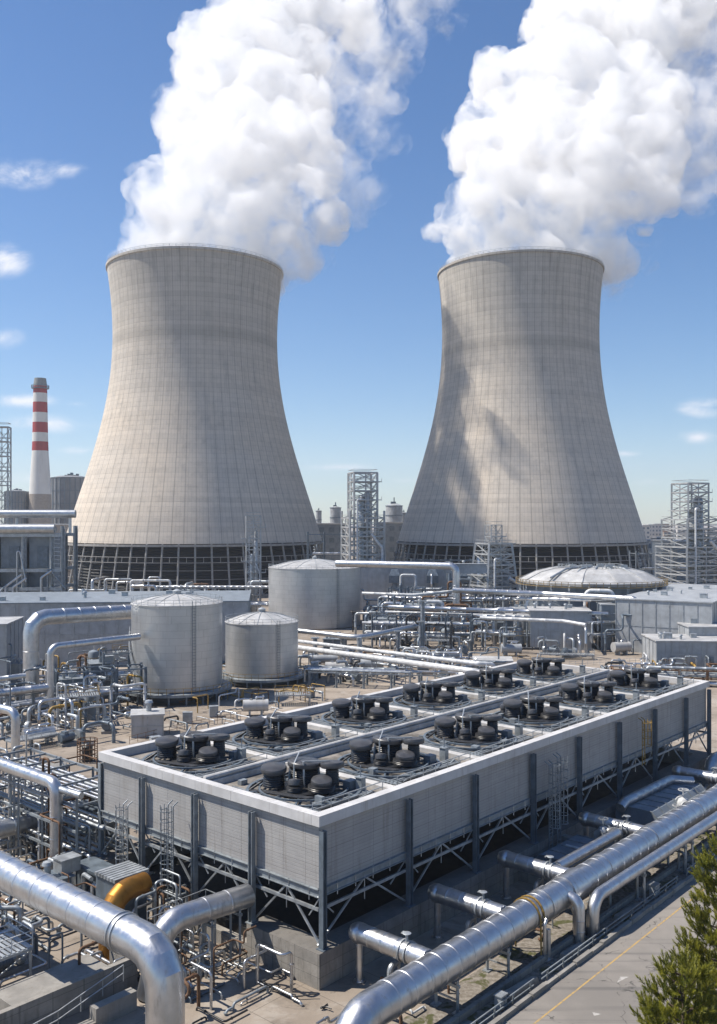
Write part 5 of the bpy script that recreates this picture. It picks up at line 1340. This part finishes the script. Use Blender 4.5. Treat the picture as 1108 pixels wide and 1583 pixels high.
upright(at(140, 1112), 4.2, 1.0, 'short blue grey upright vessel under the thick left pipe', 'upright vessels in the yard', 'panel_blue')
upright(at(145, 1060), 6.2, 1.1, 'taller blue grey upright vessel behind the short one on the left', 'upright vessels in the yard', 'panel_blue')
vessel(at(60, 1150), 3.6, .8, 'pale drum vessel on saddles at the left edge of the yard', 'drum vessels in the yard', 'alu_dull', .6)
for i, (x, y) in enumerate(((30, 1135), (110, 1150), (165, 1130), (60, 1100), (25, 1085))): pump(at(x, y), '%s pump set from the front in the yard under the thick left pipe' % ORD[i], 'pump sets under the thick left pipe', 1.8, i * .9)
m = MB(); m.lathe([(3.3, 0), (3.4, .5), (3.1, .65), (.1, .8)], 28); tag(m.build('pit_cover', M['concrete'], None, 30, loc=at(60, 1188)), 'round low concrete pit cover at the left behind the corner rack', 'pit cover')
t = thing('cage_stack', 'dark round wire cage of valves by the far corner of the unit', 'cage', at(135, 1176), 0)
m = MB()
for k in range(12): th = k * math.pi / 6; m.bar((1.3 * math.cos(th), 1.3 * math.sin(th), 0), (1.3 * math.cos(th), 1.3 * math.sin(th), 2.8), .08)
for z in (.5, 1.1, 1.7, 2.3, 2.8): m.ring(0, 0, z, 1.3, .09, 16)
m.build('cage', M['rust'], t); m = MB(); m.lathe([(.7, 0), (.7, 1.9), (.3, 2.3)], 14); m.build('core', M['black'], t, 40)
# ---- yard between the tanks and the unit
ZI = 'in the yard before the silver tanks'
tangle(18, ZI, zone(300, 1075, 490, 1098), (.5, 2.6), (1.2, 4), (.07, .16), ('ochre', 'steel_light', 'white', 'rust'))
vessel(at(395, 1106), 3.2, .95, 'small white drum vessel in the open yard beside the fans', 'drum vessels in the yard', 'roof', .15)
platform(at(425, 1092), 6, 3, 1.9, 'ochre railed low deck in the open yard beneath the smallest tank', rot=.1, railmat='ochre')
for i, (x, y) in enumerate(((290, 1118), (330, 1108), (240, 1158), (480, 1078))): cabinet(at(x, y), 1.4, .9, 1.7, '%s small cabinet along the tank side of the cooling unit' % ORD[i], 'small cabinets along the tank side', 'panel', .3 * i)
railing([at(200, 1150), at(285, 1128), at(372, 1112)], 'rusty handrail along the tank side of the cooling unit', 'rust')
railing([at(228, 1115), at(262, 1108)], 'grey handrail round the top of the white kiosk yard', 'steel_light')
# ---- middle: runs from the tanks to the right
def PW(l): return [W3(*q) if len(q) == 3 else Vector((q[0], q[1], q[2])) for q in l]
q0 = W3(705, 875, 248)
pipe([W3(520, 871, 262), q0, Vector((q0.x, q0.y, 0))], .98, 'alu', 'thick pale pipe portal right of the widest tank', bend=1.8, seam=3.5, seg=24, nb=6)
m = MB(); m.box(-6, -1.2, 0, 6, 1.2, 2.4); m.box(-6.2, -1.4, 2.4, 6.2, 1.4, 2.7); tag(m.build('duct_end', M['panel'], loc=W3(718, 886, 256), rot=-.1), 'pale boxy duct end resting beyond the portal elbow', 'duct')
a0, a1 = W3(452, 1000, 197), W3(733, 1038, 161)
pipe([a0, a1, a1 + Vector((1.5, 1.6, -.5)), a1 + Vector((2.2, 2.4, -4))], .56, 'white', 'lower one of the twin white pipes from the smallest tank', bend=1, seam=4, seg=16)
b0_, b1_ = W3(452, 990, 199), W3(738, 1026, 164)
pipe([b0_, b1_, b1_ + Vector((3, 1.0, -.2)), b1_ + Vector((3.4, 1.2, -4))], .38, 'white', 'upper thinner one of the twin white pipes from the smallest tank', bend=.8, seam=4, seg=14)
for i, tt in enumerate((.12, .32, .5, .68, .86)):
    p = a0.lerp(a1, tt); t = support(Vector((p.x, p.y, 0)), p.z - .56, '%s stand from the smallest tank under the twin white pipes' % ORD[i], 'stands under the twin white pipes', .6, 'steel_light')
c0, c1, c2 = W3(452, 974, 216), W3(555, 986, 205), W3(655, 965, 224)
pipe([c0, c1, c2], .58, 'alu_dull', 'dull pipe bent like a shallow vee behind the twin white pipes', bend=3, seam=3, seg=16)
pipe([c1 + Vector((0, 0, .1)), Vector((c1.x + .3, c1.y, 0))], .6, 'steel_light', 'round pale post under the vee shaped dull pipe', seam=None, seg=14)
for i, (px, y0, y1, d) in enumerate(((653, 928, 1010, 216), (650, 960, 1010, 214), (529, 985, 1020, 212), (615, 975, 1018, 213), (487, 985, 1025, 208))):
    p = W3(px, y0, d); m = MB(); m.ibeam((0, 0, 0), (0, 0, p.z), .55, .5); m.box(-.6, -.6, 0, .6, .6, .1); m.box(-.9, -.4, p.z - .3, .9, .4, p.z); tag(m.build('steel_post', M['steel_light'], loc=(p.x, p.y, 0), rot=.2), '%s bare steel post rising behind the twin white pipes' % ['tallest', 'second tallest', 'third tallest', 'fourth tallest', 'shortest'][i], 'post', 'bare posts behind the twin white pipes')
pipe(PW([(600, 938, 236), (745, 943, 231), (940, 949, 224)]), .55, 'alu', 'long silver pipe crossing the middle toward the block house', seam=4, seg=14)
pipe(PW([(595, 946, 238), (745, 951, 233), (830, 953, 230)]), .36, 'white', 'long thin white pipe just under the silver one crossing the middle', seam=4, seg=12)
pipe(PW([(560, 917, 264), (640, 920, 258), (720, 912, 262), (850, 921, 252)]), .45, 'white', 'wavy white pipe run between the filter wall and portal', bend=3, seam=4, seg=12)
r0 = W3(986, 926, 222); pipe([W3(700, 912, 246), W3(840, 918, 240), r0, Vector((r0.x, r0.y, 0))], .72, 'alu', 'silver pipe running past the domed hall and turning down', bend=1.8, seam=3, seg=20, nb=6)
r1 = W3(995, 929, 223.5); pipe([W3(800, 925, 243), r1, Vector((r1.x, r1.y, 0))], .45, 'alu', 'slimmer silver pipe turning down beside the larger one at the domed hall', bend=1.5, seam=3, seg=14, nb=6)
pipe(PW([(742, 955, 222), (870, 960, 214), (905, 966, 210)]), .42, 'white', 'white pipe ending on the front of the block house', seam=4, seg=12)
M1 = Vector((.985, -.17, 0)).normalized(); M2 = Vector((-M1.y, M1.x, 0))
rack(at(575, 1003), M1, 24, 7, 8.5, (3, 5.8, 8.2), 'steel pipe rack between the widest tank and the portal leg', 'steel_blue', 4, 'rack beside the portal leg', (.18, .36), over=3)
rack(at(600, 968), M1, 36, 7, 11.5, (4, 8, 11.2), 'tall steel pipe rack crossing behind the portal leg', 'steel_blue', 4, 'tall rack behind the portal leg', (.2, .4), over=4)
rack(at(745, 1000), M1, 22, 6, 7.5, (3, 7.2), 'steel pipe rack in front of the dark pump house', 'steel', 4, 'rack before the pump house', (.16, .34), over=2)
rack(at(930, 1008), Vector((.85, .5, 0)).normalized(), 16, 5, 9, (3.5, 6.5, 8.8), 'steel pipe rack squeezed between block house and long pale hall', 'steel_blue', 3, 'rack beside the block house', (.16, .34), over=2)
rack(at(478, 1062), M1, 26, 4, 3.0, (2.8,), 'low steel pipe rack on the yard below the twin white pipes', 'steel', 4, 'low rack below the twin white pipes', (.14, .3), over=2)
ZC = 'below the twin white pipes'; ZD = 'round the portal leg'; ZE = 'between the pump house and the domed hall'
tangle(45, ZC, zone(470, 1015, 745, 1058), (.6, 3.2), (2, 7), (.12, .30), SIL, (M1, M2))
tangle(51, ZD, zone(560, 950, 745, 1000), (2, 10), (3, 10), (.16, .40), SIL, (M1, M2))
tangle(42, ZE, zone(742, 955, 1000, 1012), (1.5, 9), (2, 8), (.14, .36), SIL, (M1, M2))
for i, (x, y, h) in enumerate(((590, 985, 6), (625, 992, 4.5), (672, 975, 8), (690, 1000, 4), (770, 985, 6), (800, 1000, 4.2), (940, 1000, 6.5))):
    upright(at(x, y), h, RNG.uniform(.9, 1.5), '%s upright vessel from the widest tank along the middle pipe racks' % ORD[i], 'upright vessels among the middle racks', RNG.choice(('panel', 'panel_blue', 'alu_dull')))
for i, (x, y) in enumerate(((520, 1045), (575, 1040), (630, 1030), (690, 1025), (500, 1030), (790, 1014), (960, 1012))):
    vessel(at(x, y), RNG.uniform(3, 6), RNG.uniform(.7, 1.2), '%s drum vessel in the yard around the twin white pipes' % ['front', 'second front', 'third', 'fourth', 'leftmost', 'sixth', 'rightmost'][i], 'drum vessels around the twin white pipes', RNG.choice(('panel', 'alu_dull', 'roof')), RNG.uniform(-.3, .3))
for i, (x, y) in enumerate(((545, 1055), (605, 1048), (660, 1042), (715, 1012), (850, 1012), (880, 1016))): pump(at(x, y), '%s pump set left to right in the middle yard' % ORD[i], 'pump sets in the middle yard', 2.0, RNG.uniform(0, 3))
platform(at(640, 1010), 9, 3, 3.2, 'pale railed deck at the foot of the portal leg', rot=-.17)
platform(at(835, 1019), 12, 2.5, 1.2, 'low pale loading deck in front of the block house', rot=-.12)
platform(at(700, 968), 12, 3, 6.5, 'ochre railed deck behind the portal leg', rot=-.17, railmat='ochre')
railing([at(740, 1022), at(800, 1020), at(860, 1024)], 'ochre handrail before the low loading deck', 'ochre')
railing([at(880, 1030), at(1000, 1024)], 'grey handrail before the flat roofed utility block', 'steel_light')
# ---- right edge
pipe(PW([(985, 1046, 178), (1150, 1062, 172)]), .5, 'alu', 'silver pipe passing low before the flat roofed utility block', seam=4, seg=14)
pipe(PW([(1000, 1036, 184), (1150, 1050, 178)]), .3, 'white', 'white pipe just behind the low silver one at the right edge', seam=4, seg=12)
rack(at(1008, 1060), M1, 20, 4, 3.2, (1.6, 3.0), 'low steel pipe rack at the right edge beyond the unit end', 'rust', 4, 'low rack at the right edge', (.14, .3), over=2)
tangle(24, 'at the right edge beyond the unit', zone(930, 1024, 1108, 1058), (.6, 3.0), (1.5, 5), (.10, .24), SIL + ('ochre',), (M1, M2))
tangle(15, 'behind the utility blocks at the right edge', zone(1000, 985, 1108, 1000), (2, 8), (3, 8), (.16, .36), SIL, (M1, M2))
# ---- strip in front of the cooling towers
tangle(24, 'at the foot of the left cooling tower', lambda: W3(RNG.uniform(100, 415), 900, RNG.uniform(262, 345)), (3, 12), (6, 20), (.25, .6), SIL, (Vector((1, 0, 0)), Vector((0, 1, 0)), Vector((1, 0, 0))))
tangle(18, 'at the foot of the shadowed cooling tower', lambda: W3(RNG.uniform(600, 1000), 900, RNG.uniform(290, 360)), (4, 15), (6, 18), (.25, .6), SIL, (Vector((1, 0, 0)), Vector((0, 1, 0)), Vector((1, 0, 0))))
rack(Vector((-62, 285, 0)), Vector((1, 0, 0)), 42, 6, 11, (5, 10.5), 'long steel pipe rack before the left cooling tower base', 'steel', 4, 'rack before the left cooling tower', (.25, .5), 7, over=3)
rack(Vector((20, 345, 0)), Vector((1, 0, 0)), 30, 6, 17, (8, 13, 16.5), 'high steel pipe rack between the two cooling tower bases', 'steel_blue', 3, 'high rack between the tower bases', (.25, .5), 7, over=3)
rack(Vector((-20, 360, 0)), Vector((1, 0, 0)), 26, 8, 27, (9, 18, 26), 'highest steel frame rack left of the stepped lattice tower', 'steel_blue', 3, 'highest frame rack', (.25, .5), 7)
rack(Vector((104, 345, 0)), Vector((1, 0, 0)), 30, 8, 20, (7, 13, 19), 'high steel frame rack behind the right edge lattice tower', 'steel', 3, 'rack behind the right edge tower', (.25, .5), 7)
# ---- verge bits
for i, (a, l, h) in enumerate(((-4.5, 2.6, .35), (-.5, 3.4, .3), (6.5, 3.6, .55), (14.0, 3.0, .4), (22.5, 4.0, .4))):
    m = MB(); m.add([(0, 0, 0), (l, .1, 0), (l, .75, 0), (0, .65, 0), (.1, .05, h), (l - .15, .18, h * .8), (l - .2, .6, h * .7), (.12, .6, h)], [(0,3,2,1),(4,5,6,7),(0,1,5,4),(1,2,6,5),(2,3,7,6),(3,0,4,7)])
    tag(m.build('concrete_block', M['concrete'], loc=W(a, -11.0), rot=PHI + RNG.uniform(-.05, .05)), '%s tilted concrete slab from the bottom lying along the verge' % ORD[i], 'concrete block', 'tilted slabs along the verge')
m = MB(); m.box(-14, -9.9, .0, 70, -9.6, .45); tag(m.build('low_wall', M['block'], loc=C0, rot=PHI), 'long low concrete wall under the slimmer roadside pipe', 'wall')
tangle(18, 'under the huge roadside pipe', gridzone(-3, 40, -7.6, -5), (.4, 1.7), (.8, 3.5), (.05, .14), SIL, name='pipe')
for i, (x0, s_) in enumerate(((-3.5, .8), (5.5, .7), (15.5, .9), (29, .8), (39, .7))): cabinet(W(x0, -10.9 if i % 2 else -6.2), s_, s_ * .7, s_ * 1.3, '%s small cabinet from the bottom along the roadside pipes' % ORD[i], 'small cabinets along the roadside pipes', 'panel')

# ---- dark filler boxes added to darken the gaps in the pipework
for i, (x, y, wd, H, B, mt, lab) in enumerate((
    (575, 990, 34, 5.5, 6, 'steel_blue', 'added dark blue filler box under the rack beside the portal leg'), (622, 978, 40, 7.5, 8, 'steel_blue', 'broad added dark blue filler box behind the portal leg rack'),
    (668, 990, 26, 6.0, 5, 'steel', 'added grey filler box right behind the tallest bare post'), (715, 982, 24, 7.0, 6, 'steel_blue', 'added dark blue filler box just right of the portal leg'),
    (760, 992, 30, 5.0, 6, 'steel', 'added grey filler box in front of the dark pump house'), (945, 1000, 28, 7.0, 6, 'steel_blue', 'added dark blue filler box behind the turning down pipes'),
    (500, 1012, 30, 3.6, 5, 'steel_blue', 'low added dark blue filler box behind the twin white pipes'), (95, 1098, 34, 5.0, 4, 'steel_blue', 'added dark blue filler box beneath the rack with the pale deck'),
    (140, 1080, 30, 6.0, 5, 'steel_blue', 'added dark blue filler box beneath the second rack by the tall tank'), (15, 1070, 30, 5.0, 5, 'steel', 'added grey filler box at the left edge behind the level pipe'),
    (470, 1050, 20, 2.2, 3, 'steel', 'small added grey filler box beside the low rack below the twin pipes'), (575, 930, 60, 6, 8, 'steel_blue', 'long added dark blue filler box at the foot of the filter wall'))):
    p = at(x, y); shed(p, wd / F * p.y, B, H, -.17 if x > 400 else .38, lab, mat=mt, name='dark_gap_box', group='dark filler boxes added among the pipework', doors=1, vents=3, seed=40 + i, roofz=.12, roofm='steel')
for i, (a, b_, L, B, H, lab) in enumerate(((1.8, 30, 2.2, 2.6, 5.2, 'added dark blue filler box nearest the lit wall inside the corner rack'), (1.2, 38.5, 2.4, 2.2, 4.4, 'added dark blue filler box deeper inside the corner rack'), (-6.5, 24, 2.4, 2.0, 2.4, 'added dark blue filler box on the ground before the lit wall corner'))):
    shed(W(a, b_), L, B, H, PHI, lab, mat='steel_blue', name='dark_gap_box', group='dark filler boxes added among the pipework', doors=1, vents=2, seed=60 + i, roofz=.1, roofm='steel_blue')

DRK = ('steel_blue', 'black', 'alu_dull', 'steel', 'steel_light', 'steel_blue', 'alu')  # dark finishes: yard clutter, plus the shade under racks put into the colour
tangle(60, 'low over the ground about the corner rack', gridzone(-14, 5, 20, 46), (.15, .8), (1, 5), (.06, .17), DRK)
tangle(50, 'low over the ground in the lower left', gridzone(-24, -2, 9.8, 30), (.15, .8), (1, 4), (.05, .16), DRK)
tangle(22, 'low over the ground by the lit short wall', gridzone(-8, -1, 1.5, 16), (.12, .5), (.8, 3), (.04, .1), DRK)
tangle(50, 'low beneath the thick left pipe', zone(0, 1040, 205, 1150), (.3, 3.5), (2, 7), (.12, .3), DRK)
tangle(60, 'low beneath the twin white pipes', zone(350, 1000, 745, 1058), (.3, 2.5), (2, 8), (.12, .3), DRK)
tangle(70, 'low about the portal leg', zone(560, 950, 745, 1010), (.5, 8), (3, 10), (.16, .42), DRK, (M1, M2))
tangle(60, 'low about the pump house', zone(742, 950, 1010, 1015), (.5, 8), (2, 9), (.16, .4), DRK, (M1, M2))
tangle(30, 'low about the right edge yard', zone(925, 1024, 1108, 1060), (.3, 2), (1.5, 6), (.12, .26), DRK, (M1, M2))
tangle(26, 'low along the cooling unit tank side', zone(210, 1095, 500, 1150), (.15, 1.2), (1, 5), (.06, .16), DRK)

shed(at(930, 1004), 6.5, 8, 10.8, -.12, 'tall narrow grey block beside the silver pipes turning down', mat='panel_blue', name='plant_block', doors=1, vents=3, seed=81, roofm='panel')
shed(at(1070, 990), 11, 9, 8.5, -.08, 'tall grey block peeping over the flat roofed utility block', mat='panel', name='plant_block', doors=1, vents=3, seed=82, roofm='panel')
shed(at(790, 985), 8, 7, 7.5, -.12, 'pale cube shaped block behind the rack before the pump house', mat='panel', name='plant_block', doors=1, vents=3, seed=83, roofm='panel')
for i, (x, y, h, wd, r_) in enumerate(((765, 996, 9, 5, .5), (815, 990, 11, 6, .55), (955, 1002, 12, 5, .5), (905, 990, 13, 7, .6), (1030, 1000, 9, 6, .5), (655, 988, 10, 5, .5), (590, 980, 8.5, 6, .55))):
    p = at(x, y); pipe([p, p + Vector((0, 0, h)), p + M1 * wd + Vector((0, 0, h)), p + M1 * wd], r_, 'white' if i % 2 else 'alu', '%s upright pipe loop standing among the middle racks' % ['third', 'fifth', 'sixth', 'tallest', 'rightmost', 'second', 'leftmost'][i], 'upright pipe loops in the middle racks', bend=r_ * 2.5, seam=2.5, seg=14, nb=6)

for i, (x, h, L) in enumerate(((985, 9, 9), (1005, 10.5, 12), (1028, 8, 10))):
    p = at(x, 1002 - i * 2); pipe([p, p + Vector((0, 0, h)), p + Vector((L, 1.5, h)), p + Vector((L, 1.5, h - 4)), p + Vector((L + 5, 2, h - 4))], .6, 'alu', '%s silver pipe looping up the front of the long pale hall' % ['first', 'second', 'third'][i], 'pipes looping up the long pale hall', bend=1.4, seam=2.5, seg=14, nb=6)
# ------------------------------------------------------------------ trees
def leaf_mat(name, c0, c1):
    b = NB(name); gi = b.n('ShaderNodeObjectInfo'); n1 = b.noise(b.map(), 1.3, 4, .6); n2 = b.noise(b.map(), 9.0, 2, .5)
    col = b.mix(b.ramp(n1, .35, .65), c0, c1); col = b.mix(b.ramp(n2, .55, .75, 0, .5), col, (c1[0] * 1.5, c1[1] * 1.35, c1[2] * 1.1))
    b.out(col, .55)
    tr = b.n('ShaderNodeBsdfTranslucent'); b.L.new(col, tr.inputs['Color']); mx = b.n('ShaderNodeMixShader'); mx.inputs[0].default_value = .32
    b.L.new(b.p.outputs[0], mx.inputs[1]); b.L.new(tr.outputs[0], mx.inputs[2]); b.L.new(mx.outputs[0], b.N['Material Output'].inputs['Surface'])
    return b.m
M['needle'] = leaf_mat('pine_needles', (.10, .115, .012), (.26, .25, .022)); M['bark'] = painted('bark', (.10, .07, .045), .9, 0, .25, 3, .1, .6)
def pine(p, H, R0, label, seed, nsh=1500, base=.12, group='bushy pines beside the road'):
    rg = random.Random(seed); t = thing('pine_tree', label, 'tree', p, 0, group)
    m = MB(); m.tube([(0, 0, -.1), (.1, .05, H * .35), (-.05, .1, H * .7), (0, 0, H * .95)], .22, 10, .5, rf=lambda k: 1.2 - k * 1.05); m.build('trunk', M['bark'], t, 60)
    limbs = []; m = MB(); nl = int(H * 6)
    for i in range(nl):
        z = H * (base + (.97 - base) * (i + rg.random()) / nl); f = (z / H - base) / (1 - base)
        Rz = R0 * (1.0 - f) ** .62 * min(1, .45 + f * 3) * rg.uniform(.72, 1.12) + .25
        th = i * 2.4 + rg.uniform(-.5, .5); d = Vector((math.cos(th), math.sin(th), 0)); up = .15 + .6 * f
        e = Vector((0, 0, z)) + d * Rz + Vector((0, 0, up * Rz)); mid = Vector((0, 0, z)) + d * (Rz * .5) + Vector((0, 0, up * Rz * .3))
        m.tube([(0, 0, z), mid, e], .05, 5, .3, rf=lambda k: 1.2 - k); limbs.append((Vector((0, 0, z)), mid, e, Rz))
    m.build('limbs', M['bark'], t, 60)
    V_, F_ = [], []
    def shoot(c, ax, L):
        x = ax.orthogonal().normalized(); y = ax.cross(x); n = 22
        for k in range(n):
            f = (k + rg.random()) / n; th = k * 2.4 + rg.random(); o = x * math.cos(th) + y * math.sin(th)
            q = c + ax * (L * f); ln = L * .42 * (1.15 - .55 * f); tip = q + (o * .75 + ax * (.75 + .5 * f)).normalized() * ln; sd = ax.cross(o).normalized() * (.018 + .012 * rg.random())
            i0 = len(V_); V_.extend((q - sd, q + sd, tip + sd * .35, tip - sd * .35)); F_.append((i0, i0 + 1, i0 + 2, i0 + 3))
    wts = [l[3] ** 1.5 for l in limbs]
    for i in range(nsh):
        a, md, e, Rz = rg.choices(limbs, wts)[0]; f = rg.uniform(.30, 1.06) ** .6
        c = a.lerp(md, f * 2) if f < .5 else md.lerp(e, f * 2 - 1)
        d = (e - a).normalized(); s_ = Vector((rg.gauss(0, 1), rg.gauss(0, 1), rg.gauss(0, .6))) * (.12 + .075 * Rz)
        c = c + s_ * .8; ax = (d * .6 + Vector((0, 0, .75)) + Vector((rg.gauss(0, .35), rg.gauss(0, .35), rg.gauss(0, .2))) + s_.normalized() * .35).normalized()
        shoot(c, ax, rg.uniform(.32, .62))
    me = bpy.data.meshes.new('crown'); me.from_pydata([tuple(q) for q in V_], [], F_); me.materials.append(M['needle']); o = bpy.data.objects.new('crown', me); COL.objects.link(o); o.parent = t
    return t
pine(Vector((20.3, 50.0, 0)), 14.2, 3.3, 'taller bushy yellow green pine cut by the right frame edge', 3, 3300)
pine(Vector((14.5, 41.0, 0)), 11.8, 2.75, 'lower bushy yellow green pine overhanging the road at the bottom edge', 5, 2800)
pine(Vector((44.8, 104.0, 0)), 4.2, 1.2, 'small dark shrubby pine at the far end of the cooling unit', 12, 500)
# ------------------------------------------------------------------ past 300 pipes the smallest in view become one mass of pipework
def screen_size(o):
    me = o.data; n = len(me.vertices); co = np.empty(n * 3, np.float32); me.vertices.foreach_get('co', co); co = co.reshape(-1, 3)
    y = co[:, 1]; ok = y > 5
    if not ok.any(): return 0
    px = CX + co[ok, 0] / y[ok] * F; py = HY - (co[ok, 2] - EYE) / y[ok] * F
    ins = (px > 0) & (px < 1108) & (py > 0) & (py < 1583)
    if not ins.any(): return 0
    return (np.ptp(px[ins]) + np.ptp(py[ins])) * 1.0
pipes = [o for o in COL.objects if o.get('category') == 'pipe' and o.type == 'MESH' and not o.children and not o.parent]
keepers = [o for o in COL.objects if o.get('category') == 'pipe' and o not in pipes]
pipes.sort(key=screen_size, reverse=True)
rest = pipes[290 - len(keepers):]
if rest:
    mats = []; vs_, fs_, mi = [], [], []
    for o in rest:
        if screen_size(o) > 0:
            mt = o.data.materials[0]
            if mt not in mats: mats.append(mt)
            k = mats.index(mt); n0 = len(vs_); mw = o.matrix_world
            vs_.extend([tuple(v_.co) for v_ in o.data.vertices])
            for p in o.data.polygons: fs_.append(tuple(i + n0 for i in p.vertices)); mi.append(k)
        me = o.data; bpy.data.objects.remove(o); bpy.data.meshes.remove(me)
    me = bpy.data.meshes.new('small_pipework'); me.from_pydata(vs_, [], fs_); 
    for mt in mats: me.materials.append(mt)
    me.polygons.foreach_set('material_index', mi); me.polygons.foreach_set('use_smooth', [True] * len(fs_)); me.set_sharp_from_angle(angle=R(47))
    o = bpy.data.objects.new('small_pipework', me); COL.objects.link(o)
    tag(o, 'mass of small distant pipework threaded through the racks and yards', 'pipework', None, 'stuff')
# ------------------------------------------------------------------ air
def haze():
    m = bpy.data.materials.new('haze'); m.use_nodes = True; t = m.node_tree; t.nodes.clear()
    o = t.nodes.new('ShaderNodeOutputMaterial'); s = t.nodes.new('ShaderNodeVolumePrincipled')
    s.inputs['Color'].default_value = (.80, .87, .97, 1); s.inputs['Density'].default_value = HAZE_D; s.inputs['Anisotropy'].default_value = .2
    t.links.new(s.outputs[0], o.inputs['Volume'])
    b = MB(); b.box(-7200, -1700, -1, 7200, 7200, 460)
    h = b.build('haze', m); h['kind'] = 'stuff'; h['label'] = 'pale blue haze thinning out the far skyline'; h['category'] = 'haze'
HAZE_D = .0001
haze()
